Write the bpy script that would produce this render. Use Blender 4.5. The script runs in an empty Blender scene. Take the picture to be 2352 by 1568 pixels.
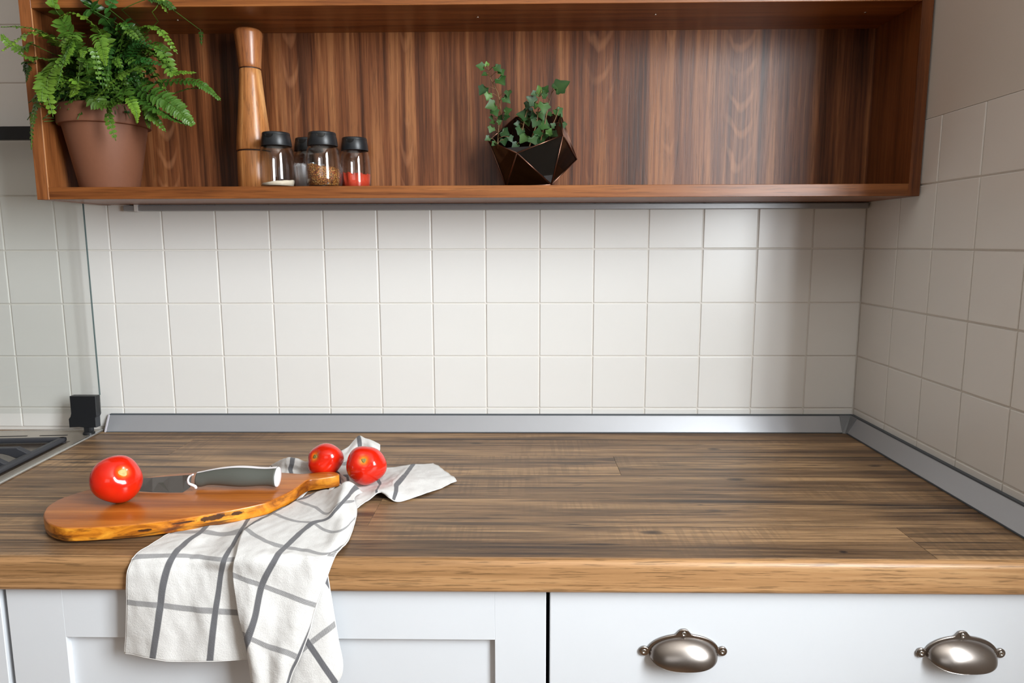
import bpy, bmesh, math, random
import numpy as np
from mathutils import Vector, Matrix, noise

random.seed(7)
SC = bpy.context.scene
COL = SC.collection

# ------------------------------------------------------------------ camera, world, lights, exposure
CAM = np.array([-0.5775, -1.4104, 1.2867])
PITCH, ROLL, YAW = -0.1408, 0.0029, 0.0166
FPX = 1595.1


def _rot(rx, ry, rz):
    cx, sx, cy, sy, cz, sz = math.cos(rx), math.sin(rx), math.cos(ry), math.sin(ry), math.cos(rz), math.sin(rz)
    Rx = np.array([[1, 0, 0], [0, cx, -sx], [0, sx, cx]])
    Ry = np.array([[cy, 0, sy], [0, 1, 0], [-sy, 0, cy]])
    Rz = np.array([[cz, -sz, 0], [sz, cz, 0], [0, 0, 1]])
    return Rz @ Rx @ Ry


RM = _rot(PITCH, ROLL, YAW)


def at(x, y, axis, val):
    """survey helper: photo pixel -> point on the plane (axis 0/1/2 = value)"""
    d = RM @ np.array([(x - 1176) / FPX, 1.0, -(y - 784) / FPX])
    t = (val - CAM[axis]) / d[axis]
    return CAM + t * d


cd = bpy.data.cameras.new('camera')
cam = bpy.data.objects.new('camera', cd)
COL.objects.link(cam)
cd.sensor_fit = 'HORIZONTAL'
cd.sensor_width = 36.0
cd.lens = FPX / 2352 * 36.0
cd.clip_start = 0.02
m = Matrix.Identity(4)
for i in range(3):
    m[i][0] = RM[i][0]
    m[i][1] = RM[i][2]
    m[i][2] = -RM[i][1]
    m[i][3] = CAM[i]
cam.matrix_world = m
SC.camera = cam

w = bpy.data.worlds.new('world')
SC.world = w
w.use_nodes = True
w.node_tree.nodes['Background'].inputs[0].default_value = (1.0, 0.84, 0.69, 1)
w.node_tree.nodes['Background'].inputs[1].default_value = 0.155


def area(name, loc, direction, sx, sy, power, color=(1, 1, 1)):
    l = bpy.data.lights.new(name, 'AREA')
    l.shape = 'RECTANGLE'
    l.size, l.size_y = sx, sy
    l.energy = power
    l.color = color
    o = bpy.data.objects.new(name, l)
    o.location = loc
    o.rotation_euler = Vector(direction).to_track_quat('-Z', 'Y').to_euler()
    COL.objects.link(o)
    return o


# daylight through the window in the set-back wall to the right of the viewer
area('window_daylight', (0.375, -1.60, 1.76), (-1, 0, 0), 0.70, 1.20, 98.0, (0.91, 0.965, 1.0))
# second window of the room, on the far side behind the viewer
area('far_window_daylight', (-0.9, -4.2, 2.05), (0.05, 1, -0.22), 1.7, 1.3, 9.0, (0.95, 0.98, 1.0))

SC.view_settings.view_transform = 'Standard'
SC.view_settings.look = 'None'
SC.view_settings.gamma = 1.0
SC.view_settings.use_curve_mapping = False
SC.view_settings.exposure = 0.0

# ------------------------------------------------------------------ helpers: objects
ORG = {}


def V3(p):
    return Vector((float(p[0]), float(p[1]), float(p[2])))


def tag(o, label=None, cat=None, group=None, kind=None):
    if label: o['label'] = label
    if cat: o['category'] = cat
    if group: o['group'] = group
    if kind: o['kind'] = kind
    return o


def empty(name, loc, label=None, cat=None, group=None):
    o = bpy.data.objects.new(name, None)
    o.empty_display_size = 0.02
    o.location = loc
    COL.objects.link(o)
    ORG[o.name] = V3(loc)
    return tag(o, label, cat, group)


def mk(name, verts, faces, mat, parent=None, smooth=False, origin=None, uv=None, cols=None):
    """one mesh object from world-space vertices; the origin is the parent's (or `origin`)"""
    P = ORG[parent.name] if parent is not None else (V3(origin) if origin is not None else Vector((0, 0, 0)))
    O = V3(origin) if origin is not None else P
    me = bpy.data.meshes.new(name)
    me.from_pydata([(v[0] - O[0], v[1] - O[1], v[2] - O[2]) for v in verts], [], [tuple(int(i) for i in f) for f in faces])
    me.update()
    if smooth:
        me.polygons.foreach_set('use_smooth', [True] * len(me.polygons))
    if uv is not None:
        ul = me.uv_layers.new(name='UVMap')
        for lp in me.loops:
            ul.data[lp.index].uv = uv[lp.vertex_index]
    if cols is not None:
        a = me.attributes.new('tint', 'FLOAT', 'POINT')
        a.data.foreach_set('value', cols)
    me.materials.append(mat)
    o = bpy.data.objects.new(name, me)
    COL.objects.link(o)
    if parent is not None:
        o.parent = parent
        o.location = O - P
    else:
        o.location = O
    ORG[o.name] = O
    return o


def bmd(bm):
    bm.verts.ensure_lookup_table()
    bm.verts.index_update()
    vs = [v.co.copy() for v in bm.verts]
    fs = [[v.index for v in f.verts] for f in bm.faces]
    bm.free()
    return vs, fs


def box(x0, x1, y0, y1, z0, z1, bev=0.0, seg=2):
    bm = bmesh.new()
    bmesh.ops.create_cube(bm, size=1.0)
    for v in bm.verts:
        v.co = Vector(((x0 + x1) / 2 + v.co.x * (x1 - x0), (y0 + y1) / 2 + v.co.y * (y1 - y0), (z0 + z1) / 2 + v.co.z * (z1 - z0)))
    if bev > 0:
        bmesh.ops.bevel(bm, geom=bm.edges[:], offset=bev, segments=seg, affect='EDGES', profile=0.5)
    return bmd(bm)


def join(*parts):
    V, F = [], []
    for v, f in parts:
        n = len(V)
        V += list(v)
        F += [[i + n for i in q] for q in f]
    return V, F


def xform(vf, M):
    return [M @ V3(v) for v in vf[0]], vf[1]


def lathe(prof, seg=40, c=(0, 0, 0), caps=True):
    V, F = [], []
    n = len(prof)
    for k in range(seg):
        a = 2 * math.pi * k / seg
        for r, z in prof:
            V.append(Vector((c[0] + r * math.cos(a), c[1] + r * math.sin(a), c[2] + z)))
    for k in range(seg):
        k2 = (k + 1) % seg
        for i in range(n - 1):
            F.append([k * n + i, k2 * n + i, k2 * n + i + 1, k * n + i + 1])
    if caps:
        if prof[0][0] > 1e-5: F.append([k * n for k in range(seg)][::-1])
        if prof[-1][0] > 1e-5: F.append([k * n + n - 1 for k in range(seg)])
    return V, F


def tube(pts, r, seg=8, closed=False):
    pts = [V3(p) for p in pts]
    n = len(pts)
    V, F = [], []
    rr = r if hasattr(r, '__len__') else [r] * n
    prev = None
    for i, p in enumerate(pts):
        a = pts[max(i - 1, 0)]
        b = pts[min(i + 1, n - 1)]
        t = (b - a).normalized()
        if prev is None:
            u = t.orthogonal().normalized()
        else:
            u = (prev - t * prev.dot(t)).normalized()
        prev = u
        v = t.cross(u)
        for k in range(seg):
            an = 2 * math.pi * k / seg
            V.append(p + (u * math.cos(an) + v * math.sin(an)) * rr[i])
    for i in range(n - 1):
        for k in range(seg):
            k2 = (k + 1) % seg
            F.append([i * seg + k, i * seg + k2, (i + 1) * seg + k2, (i + 1) * seg + k])
    F.append(list(range(seg))[::-1])
    F.append([(n - 1) * seg + k for k in range(seg)])
    return V, F


def prism(poly, y0, y1, axis=1, bev=0.0, seg=2):
    """closed 2-D outline (x,z) extruded along y (axis=1), or (x,y) extruded along z (axis=2), or (y,z) along x (axis=0)"""
    bm = bmesh.new()

    def pt(a, b, h):
        return (a, h, b) if axis == 1 else ((a, b, h) if axis == 2 else (h, a, b))
    v0 = [bm.verts.new(pt(a, b, y0)) for a, b in poly]
    v1 = [bm.verts.new(pt(a, b, y1)) for a, b in poly]
    n = len(poly)
    f0 = bm.faces.new(v0)
    f1 = bm.faces.new(v1[::-1])
    for i in range(n):
        bm.faces.new([v0[i], v0[(i + 1) % n], v1[(i + 1) % n], v1[i]])
    bmesh.ops.recalc_face_normals(bm, faces=bm.faces[:])
    if bev > 0:
        ee = list(set(f0.edges[:] + f1.edges[:]))
        bmesh.ops.bevel(bm, geom=ee, offset=bev, segments=seg, affect='EDGES', profile=0.5)
    return bmd(bm)


def cr(p, t):
    """Catmull-Rom through rows p[i] at parameter t in [0,n-1]"""
    n = len(p)
    i = min(int(t), n - 2)
    u = t - i
    P0, P1, P2, P3 = p[max(i - 1, 0)], p[i], p[i + 1], p[min(i + 2, n - 1)]
    if i == 0: P0 = 2 * P1 - P2
    if i + 2 > n - 1: P3 = 2 * P2 - P1
    return 0.5 * ((2 * P1) + (-P0 + P2) * u + (2 * P0 - 5 * P1 + 4 * P2 - P3) * u * u + (-P0 + 3 * P1 - 3 * P2 + P3) * u ** 3)


def patch(ctrl, nu, nv):
    """ctrl: rows x cols x dims array -> dense (nv*nu) grid"""
    ctrl = np.array(ctrl, float)
    R_, C_ = ctrl.shape[:2]
    rows = []
    for j in range(nv):
        t = j / (nv - 1) * (R_ - 1)
        rows.append(cr(ctrl, t))
    rows = np.array(rows)
    out = np.zeros((nv, nu, ctrl.shape[2]))
    sw = np.swapaxes(rows, 0, 1)
    for i in range(nu):
        t = i / (nu - 1) * (C_ - 1)
        out[:, i] = cr(sw, t)
    return out


def spline(pts, n):
    p = np.array(pts, float)
    return [cr(p, i / (n - 1) * (len(p) - 1)) for i in range(n)]


# ------------------------------------------------------------------ helpers: materials
class NT:
    def __init__(s, name):
        s.m = bpy.data.materials.new(name)
        s.m.use_nodes = True
        s.t = s.m.node_tree
        s.b = s.t.nodes['Principled BSDF']
        s.out = s.t.nodes['Material Output']

    def n(s, typ, **kw):
        nd = s.t.nodes.new(typ)
        for k, v in kw.items():
            if hasattr(nd, k) and k not in ('Scale',):
                setattr(nd, k, v)
        return nd

    def set(s, nd, **kw):
        for k, v in kw.items():
            nd.inputs[k.replace('_', ' ')].default_value = v
        return nd

    def l(s, a, b):
        s.t.links.new(a, b)

    def coord(s, kind='Object', scale=(1, 1, 1), loc=(0, 0, 0), rot=(0, 0, 0), rand=0.0):
        tc = s.n('ShaderNodeTexCoord')
        src = tc.outputs[kind]
        if rand:
            oi = s.n('ShaderNodeObjectInfo')
            vm = s.n('ShaderNodeVectorMath', operation='MULTIPLY_ADD')
            cmb = s.n('ShaderNodeCombineXYZ')
            for k, f in enumerate((7.3, 13.1, 5.7)):
                mm = s.math('MULTIPLY', oi.outputs['Random'], rand * f)
                s.l(mm, cmb.inputs[k])
            vm.inputs[1].default_value = (1, 1, 1)
            s.l(src, vm.inputs[0])
            s.l(cmb.outputs[0], vm.inputs[2])
            src = vm.outputs[0]
        mp = s.n('ShaderNodeMapping')
        mp.inputs['Scale'].default_value = scale
        mp.inputs['Location'].default_value = loc
        mp.inputs['Rotation'].default_value = rot
        s.l(src, mp.inputs['Vector'])
        return mp.outputs[0]

    def noise(s, vec, scale=5, detail=4, rough=0.55, dist=0.0):
        nd = s.n('ShaderNodeTexNoise')
        s.set(nd, Scale=scale, Detail=detail, Roughness=rough, Distortion=dist)
        s.l(vec, nd.inputs['Vector'])
        return nd.outputs[0]

    def ramp(s, fac, stops, interp='LINEAR'):
        nd = s.n('ShaderNodeValToRGB')
        nd.color_ramp.interpolation = interp
        e = nd.color_ramp.elements
        while len(e) < len(stops): e.new(0.5)
        for k, (p, c) in enumerate(stops):
            e[k].position = p
            e[k].color = (*c, 1) if hasattr(c, '__len__') else (c, c, c, 1)
        s.l(fac, nd.inputs[0])
        return nd.outputs[0]

    def mix(s, fac, a, b, mode='MIX'):
        nd = s.n('ShaderNodeMix', data_type='RGBA', blend_type=mode)
        for sock, val in ((nd.inputs[0], fac), (nd.inputs[6], a), (nd.inputs[7], b)):
            if hasattr(val, 'links'):
                s.l(val, sock)
            elif hasattr(val, '__len__'):
                sock.default_value = (*val, 1)
            else:
                sock.default_value = val
        return nd.outputs[2]

    def math(s, op, a, b=None):
        nd = s.n('ShaderNodeMath', operation=op)
        for k, val in enumerate((a, b)):
            if val is None: continue
            if hasattr(val, 'links'):
                s.l(val, nd.inputs[k])
            else:
                nd.inputs[k].default_value = val
        return nd.outputs[0]

    def bump(s, h, strength=0.2, dist=0.002):
        nd = s.n('ShaderNodeBump')
        nd.inputs['Strength'].default_value = strength
        nd.inputs['Distance'].default_value = dist
        s.l(h, nd.inputs['Height'])
        s.l(nd.outputs[0], s.b.inputs['Normal'])

    def base(s, c):
        if hasattr(c, 'links'):
            s.l(c, s.b.inputs['Base Color'])
        else:
            s.b.inputs['Base Color'].default_value = (*c, 1)

    def props(s, rough=0.5, metal=0.0, spec=0.5, coat=0.0, **kw):
        s.b.inputs['Roughness'].default_value = rough
        s.b.inputs['Metallic'].default_value = metal
        s.b.inputs['Specular IOR Level'].default_value = spec
        s.b.inputs['Coat Weight'].default_value = coat
        for k, v in kw.items():
            s.b.inputs[k.replace('_', ' ')].default_value = v
        return s


def srgb(r, g, b):
    def f(c):
        c /= 255
        return c / 12.92 if c <= 0.04045 else ((c + 0.055) / 1.055) ** 2.4
    return (f(r), f(g), f(b))


def plain(name, rgb, rough=0.5, metal=0.0, spec=0.5, grain=0.0, gscale=300, coat=0.0):
    t = NT(name)
    c = srgb(*rgb)
    if grain:
        v = t.coord()
        nz = t.noise(v, gscale, 3)
        t.base(t.mix(nz, tuple(x * (1 - grain) for x in c), tuple(min(1, x * (1 + grain)) for x in c)))
        t.bump(nz, 0.15, 0.0004)
    else:
        v = t.coord()
        nz = t.noise(v, 6, 2)
        t.base(t.mix(nz, tuple(x * 0.97 for x in c), tuple(min(1, x * 1.03) for x in c)))
    t.props(rough, metal, spec, coat)
    return t.m


def wood(name, dark, mid, light, axis='X', rough=0.4, streak=0.5, scale=1.0, rand=0.0, cracks=0.0, saw=0.0, knots=0.0,
         pores=0.35, spec=0.4, swirl=1.0, coat=0.0, rvar=0.0, wid=0.15, elong=0.5, figures=(), spots=()):
    t = NT(name)

    def sc(al, ac):
        s_ = [ac, ac, ac]
        s_['XYZ'.index(axis)] = al
        return tuple(q * scale for q in s_)
    v1 = t.coord(scale=sc(elong, 15), rand=rand)
    n1 = t.noise(v1, 1.6, 5, 0.55, 1.2 * swirl)
    v2 = t.coord(scale=sc(5, 170), rand=rand)
    n2 = t.noise(v2, 1.0, 4, 0.6, 0.3)
    v3 = t.coord(scale=sc(18, 420), rand=rand)
    n3 = t.noise(v3, 1.0, 3, 0.6)
    f = t.math('ADD', t.math('MULTIPLY', n1, 1.0 - streak * 0.5), t.math('MULTIPLY', n2, streak * 0.5))
    col = t.ramp(f, [(0.5 - wid, srgb(*dark)), (0.5, srgb(*mid)), (0.5 + wid, srgb(*light))])
    po = t.ramp(n3, [(0.36, 0.0), (0.46, 1.0)])
    col = t.mix(t.math('MULTIPLY', t.math('SUBTRACT', 1.0, po), pores), col, srgb(*[c * 0.55 for c in dark]))
    if cracks:
        v4 = t.coord(scale=sc(1.1, 48), rand=rand * 1.7 + 0.3)
        n4 = t.noise(v4, 1.0, 4, 0.5, 0.9)
        v5 = t.coord(scale=sc(2.4, 7), rand=rand * 2.1 + 0.9)
        n5 = t.noise(v5, 1.0, 2, 0.5)
        ck = t.ramp(n4, [(0.33, 1.0), (0.42, 0.45), (0.47, 0.0)])
        msk = t.ramp(n5, [(0.40, 0.0), (0.56, 1.0)])
        fine = t.ramp(n4, [(0.488, 0.0), (0.498, 1.0), (0.508, 0.0)])
        ckm = t.math('MULTIPLY', t.math('MAXIMUM', ck, fine), msk)
        col = t.mix(t.math('MULTIPLY', ckm, cracks), col, srgb(46, 37, 33))
    if knots:
        v6 = t.coord(scale=sc(3.0, 9.0), rand=rand * 1.3 + 0.2)
        vo = t.n('ShaderNodeTexVoronoi', feature='F1')
        vo.inputs['Scale'].default_value = 1.0
        t.l(v6, vo.inputs['Vector'])
        kk = t.ramp(vo.outputs['Distance'], [(0.05, 1.0), (0.11, 0.55), (0.24, 0.0)])
        col = t.mix(t.math('MULTIPLY', kk, knots), col, srgb(62, 46, 36))
    if saw:
        ax = {'X': (1, 0.05, 0.05), 'Z': (0.05, 0.05, 1)}[axis]
        v7 = t.coord(scale=tuple(q * 150 for q in ax), rand=rand)
        n7 = t.noise(v7, 1.0, 2, 0.4)
        v8 = t.coord(scale=sc(3, 5), rand=rand * 0.7 + 0.1)
        n8 = t.noise(v8, 1.0, 2)
        sm = t.math('MULTIPLY', t.ramp(n7, [(0.46, 0.0), (0.56, 1.0)]), t.ramp(n8, [(0.48, 0.0), (0.6, 1.0)]))
        col = t.mix(t.math('MULTIPLY', sm, saw), col, srgb(*[c * 0.62 for c in mid]))
    if spots:                                  # knots and long checks, each at its own place on the boards
        ge = t.n('ShaderNodeNewGeometry')
        wv = t.coord(scale=(14, 60, 60), rand=rand)
        wn = t.n('ShaderNodeTexNoise')
        t.set(wn, Scale=1.0, Detail=3.0)
        t.l(wv, wn.inputs['Vector'])
        wc = t.math('SUBTRACT', wn.outputs[0], 0.5)
        for x_, y_, sx, sy, amt in spots:
            mp = t.n('ShaderNodeMapping')
            mp.inputs['Location'].default_value = (-x_ / sx, -y_ / sy, 0)
            mp.inputs['Scale'].default_value = (1 / sx, 1 / sy, 0)
            t.l(ge.outputs['Position'], mp.inputs['Vector'])
            ln = t.n('ShaderNodeVectorMath', operation='LENGTH')
            t.l(mp.outputs[0], ln.inputs[0])
            dd = t.math('ADD', ln.outputs['Value'], t.math('MULTIPLY', wc, 1.5))
            col = t.mix(t.math('MULTIPLY', t.ramp(dd, [(0.25, 1.0), (0.75, 0.55), (1.0, 0.0)]), amt), col, srgb(44, 34, 29))
    if figures:                                # cathedral arches of flat-sawn grain
        tc = t.n('ShaderNodeTexCoord')
        sp = t.n('ShaderNodeSeparateXYZ')
        t.l(tc.outputs['Object'], sp.inputs[0])
        vw = t.coord(scale=(22, 22, 7))
        wob = t.math('MULTIPLY', t.math('SUBTRACT', t.noise(vw, 1.0, 3), 0.5), 0.9)
        for x0, wd, amt in figures:
            u = t.math('ADD', t.math('DIVIDE', t.math('SUBTRACT', sp.outputs[0], x0 + 0.66), wd), wob)
            u2 = t.math('POWER', u, 2.0)
            ph = t.math('ADD', t.math('MULTIPLY', sp.outputs[2], 115.0 if wd > 0.02 else 90.0), t.math('MULTIPLY', u2, -5.2))
            ph = t.math('ADD', ph, t.math('MULTIPLY', wob, 7.0))
            band = t.ramp(t.math('SINE', ph), [(0.35, 0.0), (0.95, 1.0)])
            msk = t.math('MULTIPLY', t.ramp(u2, [(0.25, 1.0), (0.95, 0.0)]), amt * 0.26)
            zb = t.noise(t.coord(scale=(9, 9, 7), loc=(x0 * 3, 0, 0.3)), 1.0, 1)
            msk = t.math('MULTIPLY', msk, t.ramp(zb, [(0.44, 0.0), (0.54, 1.0)]))
            col = t.mix(t.math('MULTIPLY', band, msk), col, srgb(176, 124, 88))
            col = t.mix(t.math('MULTIPLY', t.math('SUBTRACT', 1.0, band), t.math('MULTIPLY', msk, 0.55)), col, srgb(62, 36, 26))
    if rvar:
        oi = t.n('ShaderNodeObjectInfo')
        br = t.math('ADD', t.math('MULTIPLY', oi.outputs['Random'], 2 * rvar), 1 - rvar)
        cmb = t.n('ShaderNodeCombineColor')
        for k in range(3): t.l(br, cmb.inputs[k])
        col = t.mix(1.0, col, cmb.outputs[0], 'MULTIPLY')
    t.base(col)
    t.bump(t.math('ADD', n2, t.math('MULTIPLY', po, 0.5)), 0.12, 0.0006)
    t.props(rough, 0, spec, coat)
    return t.m


def glass(name, tint=(0.96, 0.97, 0.97), rough=0.02, ior=1.45, refl=1.0):
    """thin clear glass: Fresnel-weighted gloss over transparency"""
    t = NT(name)
    t.t.nodes.remove(t.b)
    tr = t.n('ShaderNodeBsdfTransparent')
    tr.inputs[0].default_value = (*tint, 1)
    gl = t.n('ShaderNodeBsdfGlossy')
    gl.inputs['Roughness'].default_value = rough
    ge = t.n('ShaderNodeNewGeometry')
    dt = t.n('ShaderNodeVectorMath', operation='DOT_PRODUCT')
    t.l(ge.outputs['Normal'], dt.inputs[0])
    t.l(ge.outputs['Incoming'], dt.inputs[1])
    f0 = ((ior - 1) / (ior + 1)) ** 2
    cs_ = t.math('SUBTRACT', 1.0, t.math('ABSOLUTE', dt.outputs['Value']))
    fre = t.math('ADD', f0, t.math('MULTIPLY', t.math('POWER', cs_, 5.0), 1 - f0))
    mx = t.n('ShaderNodeMixShader')
    t.l(t.math('MULTIPLY', fre, refl), mx.inputs[0])
    t.l(tr.outputs[0], mx.inputs[1])
    t.l(gl.outputs[0], mx.inputs[2])
    t.l(mx.outputs[0], t.out.inputs[0])
    return t.m


M = {}
M['tile'] = plain('white_glazed_tile', (228, 226, 222), 0.28, spec=0.45)
M['grout'] = plain('pale_grout', (222, 217, 210), 0.8, grain=0.05, gscale=500)
M['paint'] = plain('white_wall_paint', (214, 208, 200), 0.75, grain=0.02, gscale=500)
M['floor'] = wood('floor_boards', (110, 84, 62), (140, 110, 84), (165, 135, 105), 'Y', 0.5)
SPOTS = []
for x_, y_, wpx, sy_, amt in ((1500, 1222, 34, .0085, .8), (1690, 1101, 30, .007, .75), (1640, 1031, 26, .006, .8), (1937, 1267, 9, .0035, .95), (1560, 1030, 60, .003, .6), (2010, 1069, 30, .006, .7),
                              (1095, 1018, 22, .005, .6), (1640, 1172, 26, .006, .55), (1000, 1112, 150, .0028, .6), (1650, 1078, 240, .0022, .7), (1050, 1190, 170, .0020, .75), (1380, 1250, 80, .0026, .8),
                              (930, 1262, 130, .0018, .7), (1010, 1243, 110, .0016, .6), (1800, 1118, 260, .0020, .65), (620, 1036, 150, .0040, .6), (1330, 1066, 60, .004, .5), (2230, 1225, 130, .0018, .8),
                              (2240, 1246, 130, .0016, .7), (2250, 1262, 120, .0015, .7), (180, 1062, 50, .006, .6), (80, 1118, 70, .004, .6), (1500, 1136, 320, .0020, .45), (1200, 1205, 260, .0016, .5), (40, 1240, 60, .004, .4)):
    q = at(x_, y_, 2, 0.90)
    SPOTS.append((q[0], q[1], wpx / FPX * 1.0, sy_ * (1.7 if sy_ < .003 else 1.25), min(1.0, amt * 1.15)))
M['plank'] = wood('worktop_planks', (78, 58, 41), (134, 104, 74), (178, 143, 103), 'X', 0.42, 0.8, 1.0, rand=1.0, cracks=0.95, saw=0.28, knots=0.8, pores=0.4, rvar=0.10, wid=0.13, spots=SPOTS)
M['edge'] = wood('worktop_oak_edge', (134, 98, 62), (168, 127, 86), (188, 148, 104), 'X', 0.36, 0.7, 1.2, pores=0.5, swirl=1.6)
M['core'] = plain('worktop_core', (70, 52, 40), 0.7)
M['shelf'] = wood('walnut_shelf', (88, 46, 20), (130, 76, 36), (156, 98, 52), 'X', 0.33, 0.7, 1.0, pores=0.3)
M['shelf_v'] = wood('walnut_side', (84, 44, 20), (122, 70, 35), (150, 92, 50), 'Z', 0.36, 0.7, 1.0, pores=0.3)
M['back_v'] = wood('walnut_back_panel', (62, 32, 16), (110, 63, 35), (150, 98, 60), 'Z', 0.36, 0.6, 1.0, pores=0.3, swirl=1.2, cracks=0.3, spec=0.36, elong=0.35, wid=0.12,
                  figures=((-1.02, 0.020, 0.9), (-0.80, 0.016, 0.7), (-0.435, 0.030, 1.0), (-0.165, 0.030, 1.0), (-1.27, 0.024, 0.9), (-0.62, 0.014, 0.6), (-0.30, 0.014, 0.6)))
M['tan'] = plain('pale_edge_band', (196, 138, 92), 0.5)
M['alu'] = plain('brushed_aluminium', (160, 160, 162), 0.38, 0.4)
M['upstand'] = plain('silver_grey_laminate', (168, 169, 173), 0.34, 0.35)
M['seal'] = plain('dark_grey_seal', (78, 84, 90), 0.6)
M['door'] = plain('white_lacquer', (211, 214, 218), 0.35, spec=0.4)
M['carcass'] = plain('dark_carcass', (40, 40, 42), 0.7)
M['nickel'] = plain('brushed_nickel', (150, 142, 136), 0.27, 1.0)
M['screw'] = plain('chromed_screw', (200, 198, 194), 0.2, 1.0)
M['steel'] = plain('hob_stainless_steel', (176, 168, 156), 0.32, 0.55)
M['iron'] = plain('cast_iron', (52, 53, 58), 0.5, grain=0.1, gscale=600)
M['black'] = plain('black_plastic', (27, 29, 32), 0.42, grain=0.15, gscale=900)
M['hole'] = plain('vent_shadow_metal', (35, 33, 32), 0.7)
M['lidglass'] = glass('tinted_lid_glass', (0.958, 0.964, 0.958), 0.01, 1.45)
M['jarglass'] = glass('jar_glass', (0.95, 0.95, 0.955), 0.02, 1.5, 1.3)
M['paneglass'] = glass('smoky_pane_glass', (0.33, 0.31, 0.30), 0.06, 1.5, 1.5)
M['came'] = plain('copper_came', (120, 88, 74), 0.3, 1.0)
M['soil'] = plain('dark_soil', (28, 22, 18), 0.95, grain=0.5, gscale=220)
M['terra'] = plain('terracotta', (118, 74, 52), 0.62, grain=0.06, gscale=160)
M['cloth'] = None

# ------------------------------------------------------------------ the room
T = 0.109              # tile pitch
ZA = 1.2742            # a horizontal joint of the tiling
XR = 0.1029            # face of the right-hand wall
ZC = 0.90              # worktop surface
YF = -0.603            # worktop front
YD = -0.5886           # cabinet fronts


def struct(name, vf, mat, parent=None, **kw):
    o = mk(name, vf[0], vf[1], mat, parent, **kw)
    if parent is None: o['kind'] = 'structure'
    return o


struct('floor', box(-3.2, 0.6, -4.6, 0.14, -0.05, 0.0), M['floor'])
struct('ceiling', box(-3.2, 0.6, -4.6, 0.14, 2.62, 2.70), M['paint'])
wall_back = struct('wall_back', box(-3.2, XR + 0.28, 0.0022, 0.14, 0, 2.62), M['grout'], origin=(-0.6, 0.0022, 0))
RT = 0.0022
wall_right = struct('wall_right', box(XR + RT, XR + 0.28, -0.63, 0.0022, 0, 2.62), M['grout'], origin=(XR + RT, -0.35, 0))
# painted plaster above the tiles on the right, and on the back wall over the tiling
mk('plaster', *box(XR + 0.0008, XR + RT, -0.63, 0.0022, ZA + 2 * T - 0.0005, 2.62), M['paint'], wall_right)
mk('plaster', *box(-3.2, XR, 0.0008, 0.0022, ZA + 5 * T, 2.62), M['paint'], wall_back)
# set-back wall with the window that lights the kitchen
wb = struct('wall_bay', join(box(XR + 0.28, XR + 0.34, -4.6, -0.63, 0, 1.19), box(XR + 0.28, XR + 0.34, -4.6, -0.63, 2.42, 2.62),
                             box(XR + 0.28, XR + 0.34, -1.22, -0.63, 1.19, 2.42), box(XR + 0.28, XR + 0.34, -4.6, -1.98, 1.19, 2.42)), M['paint'])
fr = []
for y0, y1, z0, z1 in ((-1.98, -1.22, 1.19, 1.21), (-1.98, -1.22, 2.40, 2.42), (-1.98, -1.955, 1.21, 2.40), (-1.245, -1.22, 1.21, 2.40), (-1.612, -1.588, 1.21, 2.40)):
    fr.append(box(XR + 0.245, XR + 0.268, y0, y1, z0, z1))
win = struct('window_1', join(*fr), M['door'])

# tiles: one bevelled slab per size, shared by all tiles of that size
G = 0.0026


def tile_mesh(wx, hz, axis):
    h = 0.0072
    if axis == 1:
        vf = box(-wx / 2, wx / 2, 0, h, -hz / 2, hz / 2, 0.0013, 2)
    else:
        vf = box(0, h, -wx / 2, wx / 2, -hz / 2, hz / 2, 0.0013, 2)
    me = bpy.data.meshes.new('tile')
    me.from_pydata([tuple(v) for v in vf[0]], [], vf[1])
    me.polygons.foreach_set('use_smooth', [False] * len(me.polygons))
    me.materials.append(M['tile'])
    return me


TM = {}


def tile(parent, axis, c, wx, hz):
    key = (round(wx, 4), round(hz, 4), axis)
    if key not in TM: TM[key] = tile_mesh(wx, hz, axis)
    o = bpy.data.objects.new('tile', TM[key])
    COL.objects.link(o)
    o.parent = parent
    o.location = V3(c) - ORG[parent.name]
    j = 0.0028
    o.rotation_euler = (random.uniform(-j, j), random.uniform(-.0006, .0006), random.uniform(-j, j))
    return o


zlo = ZA - 3 * T - 0.042
rows = [(zlo, ZA - 3 * T)] + [(ZA + k * T, ZA + (k + 1) * T) for k in range(-3, 5)]
cols = [(k * T, (k + 1) * T) for k in range(-21, 0)] + [(0.0, XR)]
for ci, (x0, x1) in enumerate(cols):
    for ri, (z0, z1) in enumerate(rows):
        if z0 > 1.37 and x0 > -1.42: continue        # hidden behind the wall shelf
        if x1 < -2.30: continue
        tile(wall_back, 1, ((x0 + x1) / 2, -0.0, (z0 + z1) / 2), x1 - x0 - G, z1 - z0 - G)
e0 = 0.1226
ycols = [(0.0, e0)] + [(e0 + k * T, e0 + (k + 1) * T) for k in range(0, 4)] + [(e0 + 4 * T, 0.628)]
for y0, y1 in ycols:
    for ri, (z0, z1) in enumerate(rows):
        if z1 > ZA + 2 * T + .001: continue
        tile(wall_right, 0, (XR, -(y0 + y1) / 2, (z0 + z1) / 2), y1 - y0 - G, z1 - z0 - G)

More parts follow.
